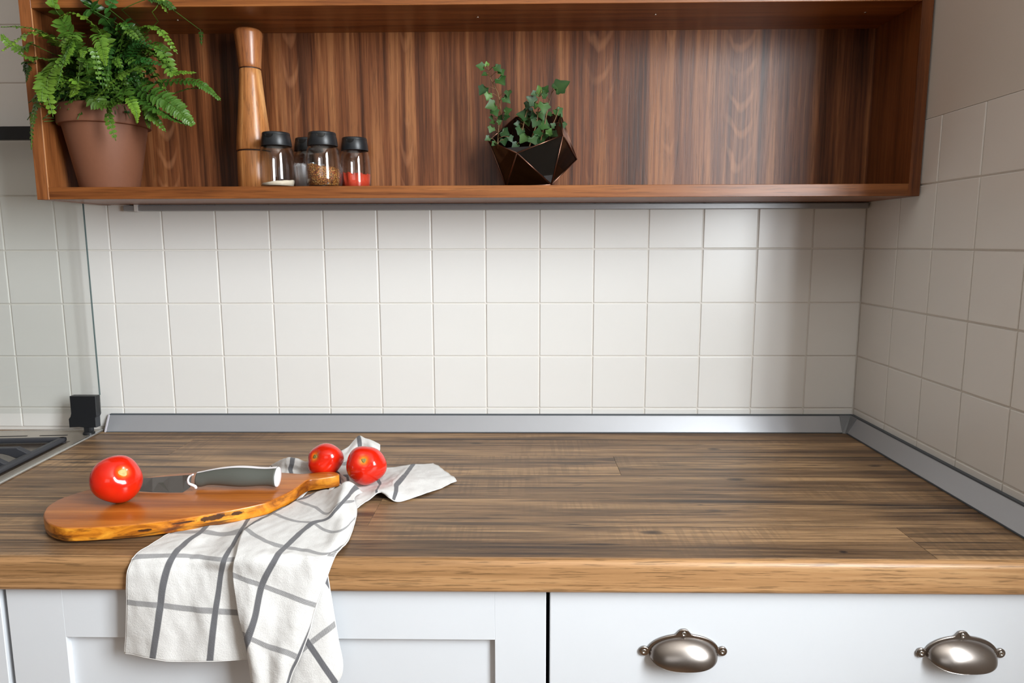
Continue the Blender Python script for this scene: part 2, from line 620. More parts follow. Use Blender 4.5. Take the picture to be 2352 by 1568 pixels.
# ------------------------------------------------------------------ worktop: core, separate staves, oak nosing
XL0 = -1.4535          # right edge of the hob on the worktop
wt = empty('worktop', (-0.7, -0.3, 0.857), 'long wooden plank worktop with a lighter rounded oak front edge', 'worktop')
YN = -0.593
mk('core', *box(-2.3, XR - 0.001, -0.575, -0.001, 0.858, ZC - 0.004), M['core'], wt)
rows_y = [-0.0015, -0.0737, -0.1790, -0.2828, -0.3936, -0.4965, YN]
seams = [[], [-1.2365], [-0.4133], [], [-0.7935], [-0.0677]]
extra = [[-0.62], [], [-1.52], [-1.30, -0.05], [-1.60], [-1.42, ]]
for r in range(6):
    ya, yb = rows_y[r + 1], rows_y[r]
    xs = sorted([-2.3, XR - 0.001] + seams[r])
    for a, b in zip(xs[:-1], xs[1:]):
        mk('plank', *box(a + 0.0002, b - 0.0002, ya + 0.00015, yb - 0.00015, ZC - 0.012, ZC, 0.0002, 1), M['plank'], wt,
           origin=((a + b) / 2, (ya + yb) / 2, ZC))
# nosing profile in (y,z), rounded top and bottom
prof = [(YN, ZC - 0.0001), (YN - 0.003, ZC - 0.0003)]
R0 = 0.009
for k in range(9):
    a = math.pi / 2 * k / 8
    prof.append((YF + R0 - R0 * math.sin(a) - 0.0, ZC - 0.0003 - R0 + R0 * math.cos(a)))
for k in range(7):
    a = math.pi / 2 * k / 6
    prof.append((YF + 0.006 - 0.006 * math.cos(a), 0.8567 + 0.006 - 0.006 * math.sin(a)))
prof += [(YN + 0.03, 0.8567), (YN + 0.03, ZC - 0.013), (YN, ZC - 0.013)]
mk('front_edging', *prism(prof, -2.3, XR - 0.001, axis=0), M['edge'], wt)

# ------------------------------------------------------------------ upstand strips along the walls (trims)
UB, UT, UH = 0.0225, 0.007, 0.0325
ux0 = -1.4475
zs = ZC + 0.0004
p_up = [(-0.0005, zs), (-UB, zs), (-UB, zs + 0.0022), (-UT, zs + UH - 0.002), (-UT + 0.0012, zs + UH), (-0.0005, zs + UH)]
xc = XR - 0.0005
t1 = struct('trim_1', prism([(-y, z) if False else (y, z) for y, z in p_up], ux0 + 0.004, XR - 0.030, axis=0), M['upstand'], origin=(-0.7, -0.01, ZC))
p_r = [(XR + y + 0.0, z) for y, z in p_up]
t2 = struct('trim_2', prism([(xc + 0.0005 + y, z) for y, z in p_up], -0.60, -0.030, axis=1), M['upstand'], origin=(XR - 0.01, -0.3, ZC))
# soft seals on the top edge and at the foot
mk('top_seal', *box(ux0 + 0.004, XR - 0.004, -UT + 0.0005, -0.0004, zs + UH, zs + UH + 0.0022), M['seal'], t1)
mk('foot_seal', *box(ux0 + 0.004, XR - 0.030, -UB - 0.0012, -UB + 0.0002, zs, zs + 0.0014), M['seal'], t1)
mk('top_seal', *box(XR - UT + 0.0005, XR - 0.0004, -0.60, -0.004, zs + UH, zs + UH + 0.0026), M['seal'], t2)
mk('foot_seal', *box(XR - UB - 0.0014, XR - UB + 0.0002, -0.60, -0.028, zs, zs + 0.0022), M['seal'], t2)
# corner joint: two facets meeting at the inner corner
cj_v = []
a0 = 0.0305
for (dx, z) in ((UB + 0.0008, zs), (UT + 0.0008, zs + UH + 0.001)):
    cj_v += [Vector((XR - a0, -dx, z)), Vector((XR - dx - 0.002, -dx - 0.002, z)), Vector((XR - dx, -a0, z)), Vector((XR - 0.0006, -0.0006, z)),
             Vector((XR - a0, -0.0006, z)), Vector((XR - 0.0006, -a0, z))]
mk('corner_joint', cj_v, [[0, 1, 7, 6], [1, 2, 8, 7], [6, 7, 8, 11, 9, 10], [0, 6, 10, 4], [2, 5, 11, 8]], plain('grey_corner_plastic', (120, 122, 126), 0.5), t1)
cap = prism([(y * 1.06, z if z < zs + .01 else z + .0012) for y, z in p_up], ux0, ux0 + 0.004, axis=0, bev=0.0006, seg=1)
mk('end_cap', *cap, plain('lilac_grey_plastic', (190, 186, 192), 0.45), t1)

# ------------------------------------------------------------------ base cabinets
GAP0 = -1.2400
GAP1 = -0.5465


def cabinet(name, x0, x1, label):
    o = empty(name, ((x0 + x1) / 2, -0.3, 0.0), label, 'cabinet', 'white base cabinets')
    mk('carcass', *box(x0 + 0.002, x1 - 0.002, -0.566, -0.02, 0.09, 0.8545), M['carcass'], o)
    mk('plinth', *box(x0 + 0.002, x1 - 0.002, -0.53, -0.51, 0.0, 0.09), M['door'], o)
    return o


DT, DB, TH = 0.8548, 0.12, 0.020


def shaker_door(par, x0, x1, px0, px1, pz):
    d = mk('door', *join(box(x0, px0, YD, YD + TH, DB, DT, 0.0008, 1), box(px1, x1, YD, YD + TH, DB, DT, 0.0008, 1),
                         box(px0 - 0.0006, px1 + 0.0006, YD, YD + TH, pz, DT, 0.0004, 1), box(px0 - 0.0006, px1 + 0.0006, YD, YD + TH, DB, DB + 0.07, 0.0004, 1)),
           M['door'], par)
    mk('door_panel', *box(px0 - 0.001, px1 + 0.001, YD + 0.0085, YD + TH - 0.002, DB + 0.06, pz + 0.004), M['door'], d)
    return d


c1 = cabinet('base_cabinet', -1.86, GAP0 - 0.0004, 'white cabinet front at the far left below the hob, only its right edge showing')
shaker_door(c1, -1.856, GAP0 - 0.0065, -1.79, GAP0 - 0.073, 0.7865)
c2 = cabinet('base_cabinet', GAP0 + 0.0004, GAP1 - 0.0004, 'white shaker cabinet with recessed door panel, behind the hanging tea towel')
shaker_door(c2, GAP0 + 0.0015, GAP1 - 0.0025, -1.1655, -0.6145, 0.7865)
c3 = cabinet('base_cabinet', GAP1 + 0.0004, XR - 0.002, 'white drawer cabinet with plain front and two metal cup handles')
mk('drawer_front', *box(GAP1 + 0.0022, XR - 0.0035, YD, YD + TH, 0.665, DT, 0.0012, 2), M['door'], c3)
mk('drawer_front', *box(GAP1 + 0.0022, XR - 0.0035, YD, YD + TH, DB, 0.660, 0.0012, 2), M['door'], c3)


def cup_handle(cx):
    """oval half-dome cup pull with a rim flange and three screw lugs"""
    W2, H, D = 0.0432, 0.0232, 0.024     # half width, height, projection
    zt, zb = 0.7905, 0.7685
    V, F = [], []
    nu, nv = 40, 18
    cz = zb + 0.003

    def dome(s):
        vs = []
        for j in range(nv + 1):
            th = math.pi / 2 * j / nv         # 0 at rim, pi/2 at the crown
            for i in range(nu + 1):
                ph = math.pi * i / nu         # 0 right .. pi left over the top
                r = math.cos(th) ** 0.75
                x = W2 * s * r * math.cos(ph)
                z = cz + H * s * r * math.sin(ph) ** 0.9 - 0.0115 * math.sin(th) ** 1.0 * 1.0
                y = -D * s * math.sin(th) ** 0.85
                vs.append(Vector((cx + x, YD + y - 0.0012, z)))
        return vs
    A, B = dome(1.0), dome(0.93)
    n = len(A)
    V = A + B
    for off, flip in ((0, False), (n, True)):
        for j in range(nv):
            for i in range(nu):
                q = [off + j * (nu + 1) + i, off + j * (nu + 1) + i + 1, off + (j + 1) * (nu + 1) + i + 1, off + (j + 1) * (nu + 1) + i]
                F.append(q[::-1] if flip else q)
    for j in range(nv):                       # close the lower lip
        for i in (0, nu):
            a, b = j * (nu + 1) + i, (j + 1) * (nu + 1) + i
            F.append([a, b, b + n, a + n])
    h = mk('cup_handle', V, F, M['nickel'], c3, smooth=True, origin=(cx, YD, zb))
    # flange following the upper rim, with lugs
    out = []
    for i in range(61):
        ph = math.pi * i / 60
        x, z = (W2 + 0.0028) * math.cos(ph), (H + 0.0028) * math.sin(ph) ** 0.9
        lug = math.exp(-((ph - math.pi / 2) / 0.17) ** 4) * 0.0066
        out.append((cx + x, cz + z + lug))
    inn = [(cx + (W2 - 0.002) * math.cos(math.pi * i / 60), cz + (H - 0.002) * math.sin(math.pi * i / 60) ** 0.9) for i in range(61)][::-1]
    parts = [prism(out + inn, YD - 0.0036, YD, axis=1, bev=0.0006, seg=1)]
    for s in (1, -1):
        lug = [(cx + s * 0.0493 + 0.0062 * math.cos(a), cz + 0.0030 + 0.0062 * math.sin(a)) for a in [2 * math.pi * k / 20 for k in range(20)]]
        parts.append(prism(lug, YD - 0.0037, YD, axis=1, bev=0.0007, seg=1))
    mk('flange', *join(*parts), M['nickel'], h)
    for x, z in ((cx, cz + H + 0.0038), (cx + 0.0496, cz + 0.0032), (cx - 0.0496, cz + 0.0032)):
        s = lathe([(0.0001, 0.0004), (0.0016, 0.0004), (0.0018, 0.0010), (0.0027, 0.0012), (0.0033, 0.0)], 16, (0, 0, 0))
        mk('screw', *xform(s, Matrix.Translation((x, YD - 0.0036, z)) @ Matrix.Rotation(math.pi / 2, 4, 'X')), M['screw'], h, smooth=True)


cup_handle(-0.3755)
cup_handle(-0.0275)

# ------------------------------------------------------------------ gas hob with raised glass lid
hob = empty('gas_hob', (-1.75, -0.27, ZC), 'stainless steel gas hob at the left with raised clear glass lid', 'hob')
HZ = ZC + 0.004
hx0, hx1, hy0, hy1 = -2.03, XL0, -0.535, -0.0090
mk('rim', *join(box(hx0, hx1, hy0, hy0 + 0.006, ZC + 0.0003, HZ, 0.001, 1), box(hx0, hx1, hy1 - 0.004, hy1, ZC + 0.0003, HZ, 0.001, 1),
                box(hx1 - 0.006, hx1, hy0, hy1, ZC + 0.0003, HZ, 0.001, 1), box(hx0, hx0 + 0.006, hy0, hy1, ZC + 0.0003, HZ, 0.001, 1)), plain('bright_steel_rim', (205, 204, 200), 0.25, 0.8), hob)
mk('steel_plate', *box(hx0 + 0.006, hx1 - 0.006, hy0 + 0.006, hy1 - 0.004, ZC + 0.0003, HZ - 0.0008), M['steel'], hob)
# recessed dark well under the pan support
mk('burner_well', *box(hx0 + 0.03, hx1 - 0.022, hy0 + 0.05, -0.098, HZ - 0.0008, HZ - 0.0002), plain('dark_enamel', (96, 84, 74), 0.25, 0.5), hob)
for x0, x1 in ((-1.655, -1.583), (-1.560, -1.505)):
    sl = [(x0 + 0.003 + 0.003 * math.cos(a), -0.052 + 0.0022 * math.sin(a)) for a in np.linspace(math.pi / 2, 3 * math.pi / 2, 8)] + \
         [(x1 - 0.003 + 0.003 * math.cos(a), -0.052 + 0.0022 * math.sin(a)) for a in np.linspace(-math.pi / 2, math.pi / 2, 8)]
    mk('vent_slot', *prism(sl, HZ - 0.0008, HZ - 0.0003, axis=2), M['hole'], hob)
# burner under the grate
mk('burner', *lathe([(0.0, 0.0), (0.045, 0.0), (0.045, 0.008), (0.035, 0.012), (0.034, 0.018), (0.0, 0.019)], 32, (-1.645, -0.175, HZ)), M['iron'], hob, smooth=False)
# the hob sits a few degrees askew in its cut-out
HROT = math.radians(4.8)


def askew(o):
    piv = Vector((XL0, -0.0225, 0)) 
    P = ORG[o.name]
    R_ = Matrix.Rotation(HROT, 4, 'Z')
    for v in o.data.vertices:
        v.co = (R_ @ (v.co + P - piv)) + piv - P


for o in list(hob.children): askew(o)
# glass lid standing upright on its hinges
LY = -0.045
lx0, lx1 = -2.025, -1.4365
lid = mk('glass_lid', *box(lx0, lx1, LY - 0.002, LY + 0.002, 0.946, 1.505, 0.0008, 1), M['lidglass'], hob)
edge = mk('glass_edge', *box(lx1 - 0.0003, lx1 + 0.0004, LY - 0.0021, LY + 0.0021, 0.984, 1.49), plain('green_glass_edge', (74, 92, 92), 0.3), lid)
mk('top_trim', *box(lx0, lx1 + 0.001, LY - 0.006, LY + 0.006, 1.486, 1.511, 0.001, 1), M['black'], lid)
# hinge: flared block, stem
hy = LY - 0.003
xh0, xh1 = at(156.5, 907, 1, LY - 0.012)[0], at(216.5, 907, 1, LY - 0.012)[0]
zt_, zb_ = 0.9835, 0.9185
pr = [(xh0, zt_), (xh1, zt_), (xh1 - 0.001, 0.944), (xh1 - 0.0035, 0.939), (xh1 - 0.004, zb_), (xh0 + 0.022, zb_), (xh0 + 0.014, zb_ + 0.001), (xh0 - 0.006, zb_), (xh0 - 0.006, 0.936), (xh0 - 0.002, 0.941), (xh0, 0.948)]
hg = mk('hinge', *prism(pr, LY - 0.009, LY + 0.007, axis=1, bev=0.0008, seg=1), M['black'], hob)
mk('hinge_stem', *join(box(xh0 + 0.022, xh0 + 0.036, LY - 0.008, LY + 0.006, HZ - 0.001, zb_ + 0.012, 0.002, 2), lathe([(0.011, 0), (0.011, 0.004), (0.009, 0.006)], 20, (xh0 + 0.029, LY - 0.002, HZ - 0.001))), M['black'], hg)
hg2 = mk('hinge', *prism([(p[0] - 0.46, p[1]) for p in pr], LY - 0.009, LY + 0.007, axis=1, bev=0.0008, seg=1), M['black'], hob)
mk('hinge_stem', *box(xh0 + 0.022 - 0.46, xh0 + 0.036 - 0.46, LY - 0.008, LY + 0.006, HZ - 0.001, zb_ + 0.012, 0.002, 2), M['black'], hg2)

# cast-iron pan support: frame bars and bent fingers
ps = empty('pan_support', (-1.60, -0.28, HZ), 'black cast-iron pan support with bent fingers on the hob', 'pan support')
gx1 = XL0 - 0.025
gy1, gy0, gx0 = -0.101, -0.485, -1.985
fz = HZ + 0.001
mk('frame', *join(box(gx1 - 0.013, gx1, gy0, gy1, fz, fz + 0.009, 0.003, 2), box(gx0, gx0 + 0.013, gy0, gy1, fz, fz + 0.009, 0.003, 2),
                  box(gx0, gx1, gy1 - 0.013, gy1, fz, fz + 0.009, 0.003, 2), box(gx0, gx1, gy0, gy0 + 0.013, fz, fz + 0.009, 0.003, 2),
                  box(-1.745, -1.732, gy0, gy1, fz, fz + 0.009, 0.003, 2)), M['iron'], ps)
for x, y in ((gx1 - 0.006, gy1 - 0.006), (gx1 - 0.006, gy0 + 0.006), (gx0 + 0.006, gy1 - 0.006), (gx0 + 0.006, gy0 + 0.006)):
    mk('foot', *lathe([(0.005, 0), (0.006, 0.003)], 12, (x, y, HZ - 0.0006)), M['iron'], ps)


def finger(y, L=0.088):
    pr = [(gx1 - 0.004, fz + 0.001), (gx1 - 0.004, fz + 0.008), (gx1 - 0.022, fz + 0.018), (gx1 - 0.025, fz + 0.020), (gx1 - L, fz + 0.020), (gx1 - L - 0.002, fz + 0.016),
          (gx1 - L, fz + 0.010), (gx1 - 0.052, fz + 0.0095), (gx1 - 0.040, fz + 0.006), (gx1 - 0.030, fz + 0.001)]
    mk('finger', *prism(pr, y - 0.006, y + 0.006, axis=1, bev=0.0012, seg=1), M['iron'], ps)


for y in (-0.208, -0.270, -0.332, -0.40): finger(y)
for o in list(ps.children): askew(o)

# ------------------------------------------------------------------ wall shelf
SX0, SX1 = -1.4275, 0.1005
IX0, IX1 = -1.4065, 0.0812
SY0, SY1 = -0.187, -0.0022
SZ0, SZ1, SZ2, SZ3, SZ4, SZ5 = 1.3645, 1.3852, 1.6805, 1.7010, 1.9965, 2.0170
sh = empty('wall_shelf', (-0.66, -0.09, SZ0), 'long open walnut box shelf on the wall above the worktop', 'shelf')
mk('left_panel', *box(SX0, IX0, SY0, SY1, SZ0 - 0.0006, SZ5, 0.0006, 1), M['shelf_v'], sh)
mk('right_panel', *box(IX1, SX1, SY0, SY1, SZ0 - 0.0002, SZ5, 0.0006, 1), M['shelf_v'], sh)
mk('bottom_panel', *box(IX0, IX1, SY0, SY1, SZ0, SZ1, 0.0006, 1), M['shelf'], sh)
mk('middle_panel', *box(IX0, IX1, SY0, SY1, SZ2, SZ3, 0.0006, 1), M['shelf'], sh)
mk('added_top_panel', *box(IX0, IX1, SY0, SY1, SZ4, SZ5, 0.0006, 1), M['shelf'], sh)  # unseen upper compartment, added to keep window light off the wall at upper left
mk('back_panel', *box(IX0, IX1, -0.036, -0.028, SZ3, SZ4), M['back_v'], sh)  # back of the added, unseen upper compartment
mk('back_panel', *box(IX0, IX1, -0.036, -0.028, SZ1, SZ2), M['back_v'], sh)
mk('edge_band', *box(IX0, IX0 + 0.0009, SY0 - 0.0003, SY0 + 0.001, SZ0, SZ2), M['tan'], sh)
mk('light_rail', *box(-1.375, XR - 0.004, -0.016, -0.001, SZ0 - 0.0125, SZ0 - 0.0016, 0.001, 1), M['alu'], sh)
mk('rail_clip', *box(-1.352, -1.345, -0.018, -0.001, SZ0 - 0.0135, SZ0 - 0.0004), plain('white_plastic', (225, 222, 220), 0.4), sh)
for x, y in ((408, 48), (1097, 41), (1505, 35), (1987, 30)):
    p = at(x, y, 2, SZ2 - 0.001)
    mk('screw', *lathe([(0.0, -0.0016), (0.002, -0.0014), (0.0032, 0.0)], 14, (p[0], p[1], SZ2 + 0.0002)), M['screw'], sh, smooth=True)

# ------------------------------------------------------------------ potted fern
FX, FY = -1.3300, -0.130
fern = empty('potted_fern', (FX, FY, SZ1), 'bushy green fern in a brown terracotta pot at the left end of the shelf', 'plant')
pot_p = [(0.0, 0.0), (0.0465, 0.0), (0.0482, 0.002), (0.0680, 0.1085), (0.0686, 0.1090), (0.0738, 0.1095), (0.0752, 0.112), (0.0742, 0.1405), (0.0722, 0.1425), (0.0690, 0.1415), (0.0680, 0.128), (0.062, 0.12), (0.0, 0.12)]
mk('pot', *lathe(pot_p, 64, (FX, FY, SZ1), caps=False), M['terra'], fern, smooth=False)
for p in bpy.data.objects['pot'].data.polygons: p.use_smooth = True
bpy.data.objects['pot'].data.set_sharp_from_angle(angle=math.radians(32))
mk('soil', *lathe([(0.0, 0.1265), (0.03, 0.1275), (0.055, 0.125), (0.0685, 0.1225)], 32, (FX, FY, SZ1), caps=False), M['soil'], fern, smooth=True)


def leafmat(name, dark, light, tip, rough=0.42):
    t = NT(name)
    at_ = t.n('ShaderNodeAttribute', attribute_name='tint')
    oi = t.n('ShaderNodeObjectInfo')
    c = t.mix(oi.outputs['Random'], srgb(*dark), srgb(*light))
    c = t.mix(t.math('MULTIPLY', at_.outputs['Fac'], 1.0), c, srgb(*tip))
    v = t.coord()
    c = t.mix(t.math('MULTIPLY', t.noise(v, 90, 2), 0.35), c, srgb(*[q * 0.6 for q in dark]))
    t.base(c)
    t.props(rough, 0, 0.4)
    t.b.inputs['Subsurface Weight'].default_value = 0.0
    # leaves let some light through
    tl = t.n('ShaderNodeBsdfTranslucent')
    t.l(c, tl.inputs[0])
    mx = t.n('ShaderNodeMixShader')
    mx.inputs[0].default_value = 0.2
    t.l(t.b.outputs[0], mx.inputs[1])
    t.l(tl.outputs[0], mx.inputs[2])
    t.l(mx.outputs[0], t.out.inputs[0])
    return t.m


M['fern'] = leafmat('fern_green', (8, 46, 22), (28, 88, 36), (142, 182, 58), 0.36)
RF = random.Random(5)


def frond(pts, width, tip=0.3, roll=0.0, n=None, tipw=0.16, bare=0.0):
    """pinnate frond: a rachis tube with two rows of small folded leaflets"""
    pts = [np.array(p, float) for p in pts]
    L = sum(np.linalg.norm(pts[i + 1] - pts[i]) for i in range(len(pts) - 1))
    n = n or max(9, int(L / 0.0076))
    cs = spline(pts, n + 1)
    for q in cs:                              # stay clear of the shelf boards
        if q[1] > SY0 - 0.012 and q[0] < IX0 + 0.012: q[1] = SY0 - 0.012
        if q[1] > SY0 - 0.012 and q[2] > SZ2 - 0.012: q[1] = SY0 - 0.012
        q[1] = min(q[1], -0.044)
    V, F, Tn = [], [], []
    rv, rf = tube(cs[::max(1, n // 14)] + [cs[-1]] if (n % max(1, n // 14)) else cs[::max(1, n // 14)], 0.0007, 5)
    V += list(rv); F += rf; Tn += [0.15 + 0.5 * tip] * len(rv)
    for i in range(1, n):
        t = i / n
        if t < bare: continue
        p = Vector(cs[i])
        d = (Vector(cs[i + 1]) - Vector(cs[i - 1])).normalized()
        up = Vector((0.0, -0.55, 0.83))
        up = (up - d * up.dot(d))
        if up.length < 0.15: up = Vector((0.3, -1, 0.0)) - d * Vector((0.3, -1, 0)).dot(d)
        up.normalize()
        up = Matrix.Rotation(roll, 3, d) @ up
        sd = d.cross(up)
        env = min(1.0, 0.45 + t * 3.0) * (1.0 - (1 - tipw) * max(0, (t - 0.35) / 0.65) ** 1.4)
        wl = 1.38 * width * env * RF.uniform(0.85, 1.12)
        hw = 0.0043 * (0.55 + 0.45 * env) * (width / 0.012) ** 0.5
        for s in (1, -1):
            curl = RF.uniform(0.1, 0.55)
            ax = (sd * s + d * RF.uniform(0.12, 0.42) + up * RF.uniform(-0.08, 0.22)).normalized()
            lift = up
            wd = ax.cross(lift).normalized()
            b = len(V)
            q = [(0.0, 0.55, 0.0), (0.30, 1.0, 0.05), (0.68, 0.86, -0.05 - 0.2 * curl), (1.0, 0.12, -0.12 - 0.55 * curl)]
            ph = RF.uniform(-0.25, 0.25)
            for (l_, w_, h_) in q:
                c_ = p + ax * (wl * l_ + 0.0006) + lift * (wl * h_ * 0.6)
                wv = wd * (hw * w_)
                V += [c_ - wv + lift * (hw * w_ * (0.25 + ph)), c_ - lift * (hw * w_ * 0.18), c_ + wv + lift * (hw * w_ * (0.25 - ph))]
                Tn += [min(1.0, tip * (0.25 + 0.75 * t) + 0.22 * l_ * tip + 0.05)] * 3
            for k in range(3):
                a = b + k * 3
                F += [[a, a + 1, a + 4, a + 3], [a + 1, a + 2, a + 5, a + 4]]
    for v in V:                               # leaflets rest against the boards, not in them
        if v[1] > SY0 - 0.001 and v[0] < IX0 + 0.0015 and v[2] > SZ0: v[1] = SY0 - 0.0015
        if v[1] > SY0 - 0.001 and v[2] > SZ2 - 0.0015: v[1] = SY0 - 0.0015
        if v[1] > -0.038: v[1] = -0.038
    return mk('frond', V, F, M['fern'], fern, smooth=True, cols=Tn)


CROWN = np.array([FX, FY, SZ1 + 0.135])


def fpx(pl, width, tip=0.3, roll=0.0, **kw):
    """frond through surveyed points (x, y, depth)"""
    frond([at(x, y, 1, d) for x, y, d in pl], width, tip, roll, **kw)


# the fronds one can pick out, with the depth each hangs at
fpx([(225, 190, -.15), (150, 112, -.20), (88, 76, -.235), (40, 92, -.25), (4, 117, -.255)], .0165, .95, .1)
fpx([(200, 170, -.13), (140, 108, -.17), (95, 72, -.20), (45, 62, -.215), (2, 62, -.22)], .012, .35, .2)
fpx([(190, 170, -.12), (120, 120, -.15), (60, 118, -.19), (18, 98, -.20), (3, 78, -.2)], .009, .5, -.2)
fpx([(180, 190, -.14), (120, 140, -.18), (75, 135, -.2), (40, 122, -.21)], .009, .4)
fpx([(215, 180, -.14), (165, 92, -.17), (142, 45, -.19), (122, 8, -.20), (116, -25, -.2)], .0155, .45, .9, bare=.1)
fpx([(262, 165, -.15), (240, 92, -.19), (205, 48, -.215), (165, 30, -.225), (135, 42, -.23)], .0115, .62, .3, bare=.12)
fpx([(300, 180, -.13), (270, 85, -.15), (240, 40, -.17), (215, 12, -.185), (196, -20, -.19)], .013, .12, .8)
fpx([(300, 150, -.12), (262, 70, -.14), (248, 30, -.155), (236, 20, -.16)], .017, .05, .9)
fpx([(270, 160, -.12), (293, 90, -.14), (290, 40, -.15), (302, -15, -.16)], .0115, .05, .7)
fpx([(280, 170, -.12), (312, 85, -.16), (338, 62, -.18), (372, 75, -.19), (408, 124, -.195)], .0105, .5, -.2)
fpx([(290, 170, -.11), (325, 78, -.15), (318, 66, -.16), (310, 70, -.165)], .009, .75, .3)
fpx([(300, 170, -.13), (345, 105, -.17), (375, 118, -.18), (394, 165, -.185), (420, 166, -.185), (451, 167, -.18)], .0095, .55, .1)
fpx([(290, 190, -.12), (350, 120, -.16), (380, 140, -.175), (395, 180, -.175)], .010, .25, -.3)
fpx([(280, 200, -.12), (370, 190, -.14), (440, 186, -.15), (475, 203, -.155), (507, 231, -.155)], .0095, .22, .1, bare=.25)
fpx([(290, 215, -.12), (370, 222, -.14), (430, 205, -.15), (470, 205, -.15), (498, 225, -.15)], .006, .1, -.3, bare=.2)
fpx([(280, 200, -.14), (350, 215, -.19), (395, 240, -.205), (422, 265, -.21), (445, 288, -.21)], .0145, .3, .4)
fpx([(270, 200, -.15), (330, 235, -.2), (375, 262, -.21), (405, 278, -.21), (440, 290, -.21)], .0115, .2, -.4)
fpx([(345, 150, -.15), (318, 158, -.22), (280, 172, -.24), (246, 200, -.245), (214, 233, -.245)], .0125, .55, .2)
fpx([(180, 170, -.14), (172, 85, -.19), (162, 92, -.21), (155, 115, -.22), (149, 141, -.222)], .0115, .6, -.2, tipw=.3)
fpx([(230, 190, -.15), (222, 85, -.19), (232, 100, -.22), (238, 125, -.23), (243, 152, -.23)], .010, .62, .2)
fpx([(210, 190, -.15), (150, 140, -.2), (118, 160, -.225), (108, 205, -.235), (122, 268, -.235)], .0185, .55, .1)
fpx([(190, 200, -.15), (125, 170, -.21), (100, 200, -.235), (96, 235, -.24)], .015, .5, -.3)
fpx([(170, 190, -.13), (100, 190, -.19), (82, 245, -.205), (74, 290, -.21), (72, 344, -.21)], .0085, .42, .3)
fpx([(150, 170, -.12), (90, 155, -.17), (70, 165, -.19), (64, 190, -.195)], .010, .1, .3)
fpx([(290, 190, -.15), (285, 215, -.215), (258, 235, -.225), (250, 270, -.225), (266, 323, -.225)], .0125, .38, .2)
fpx([(240, 200, -.15), (215, 222, -.215), (232, 240, -.222), (262, 240, -.225), (285, 230, -.23)], .0115, .3, .1)
fpx([(280, 200, -.15), (296, 222, -.21), (308, 245, -.22), (314, 262, -.22), (315, 284, -.22)], .007, .85, .2)
fpx([(320, 210, -.14), (340, 235, -.19), (345, 262, -.2), (360, 278, -.2), (381, 303, -.2)], .0085, .4, .1)
fpx([(320, 210, -.14), (335, 240, -.185), (338, 268, -.19), (343, 296, -.19)], .007, .35, .1)
fpx([(240, 180, -.15), (205, 172, -.225), (200, 140, -.235), (192, 150, -.24), (168, 190, -.24)], .0105, .3, .1)
fpx([(240, 190, -.15), (196, 200, -.225), (170, 185, -.235), (146, 190, -.24), (142, 200, -.24)], .009, .75, .3)
fpx([(215, 190, -.15), (178, 190, -.23), (170, 210, -.238), (160, 222, -.24)], .009, .7, -.1)
fpx([(300, 110, -.12), (370, 40, -.17), (372, 0, -.19), (385, 30, -.195)], .007, .6, .1, bare=.55)
fpx([(290, 110, -.08), (390, 50, -.095), (430, 44, -.10), (458, 62, -.105), (463, 104, -.105)], .0075, .12, .1, bare=.35)
fpx([(220, 190, -.16), (190, 215, -.22), (165, 232, -.225), (150, 240, -.225)], .0115, .3, .2)
fpx([(210, 200, -.16), (150, 205, -.215), (130, 232, -.22), (112, 242, -.22)], .012, .35, .4)
# the dense middle of the plant
for k in range(165):
    a = RF.uniform(0, 2 * math.pi) if k < 115 else RF.uniform(-1.3, 0.5)
    el = RF.uniform(-0.2, 1.25)
    L = RF.uniform(0.06, 0.132) * (1.0 - 0.16 * max(0, math.sin(el)))
    dx, dy, dz = math.cos(a) * math.cos(el), math.sin(a) * math.cos(el) * 0.72, math.sin(el)
    if dy > 0: dy *= 0.65
    base_ = CROWN + np.array([dx * 0.025, dy * 0.02, -0.006])
    mid = CROWN + np.array([dx * L * 0.62, dy * L * 0.62, 0.012 + dz * L * 0.75 + 0.020])
    end = CROWN + np.array([dx * L * 1.12, dy * L * 1.10, 0.006 + dz * L * 0.62 - RF.uniform(-0.005, 0.03)])
    for q in (mid, end):
        q[0] = max(q[0], IX0 + 0.012) if q[1] > SY0 else q[0]
        q[1] = min(q[1], -0.050)
        q[2] = min(q[2], SZ2 - 0.012) if q[1] > SY0 - 0.01 else q[2]
    frond([base_, (base_ * 0.45 + mid * 0.55) + np.array([0, 0, 0.006]), mid, end], RF.uniform(0.0085, 0.0125), RF.uniform(0.0, 0.3), RF.uniform(-0.6, 0.6), bare=0.12)

# taller arching fronds towards the window side and over the top
for k in range(46):
    tx, ty = RF.uniform(235, 400), RF.uniform(85, 215)
    if (tx - 240) / 170 + (150 - ty) / 130 > 1.15: tx -= 70
    mx0, my0 = 250 + (tx - 250) * 0.55, min(ty, 150) - RF.uniform(8, 40)
    d0 = RF.uniform(-.20, -.075)
    fpx([(RF.uniform(225, 285), 195, -.12), (250 + (mx0 - 250) * 0.6, (195 + my0) / 2, -.12 * .5 + d0 * .5), (mx0, my0, d0), (tx, ty, d0 - .012)], RF.uniform(.008, .0115), RF.uniform(.0, .35), RF.uniform(-.6, .6), bare=.15)
for k in range(16):
    tx, ty = RF.uniform(110, 235), RF.uniform(95, 215)
    mx0, my0 = 200 + (tx - 200) * 0.6, min(ty, 140) - RF.uniform(5, 35)
    d0 = RF.uniform(-.235, -.19)
    fpx([(RF.uniform(205, 255), 200, -.13), (215 + (mx0 - 215) * 0.6, (195 + my0) / 2, -.065 + d0 * .5), (mx0, my0, d0), (tx, ty, d0 - .01)], RF.uniform(.008, .0115), RF.uniform(.1, .5), RF.uniform(-.6, .6), bare=.15)

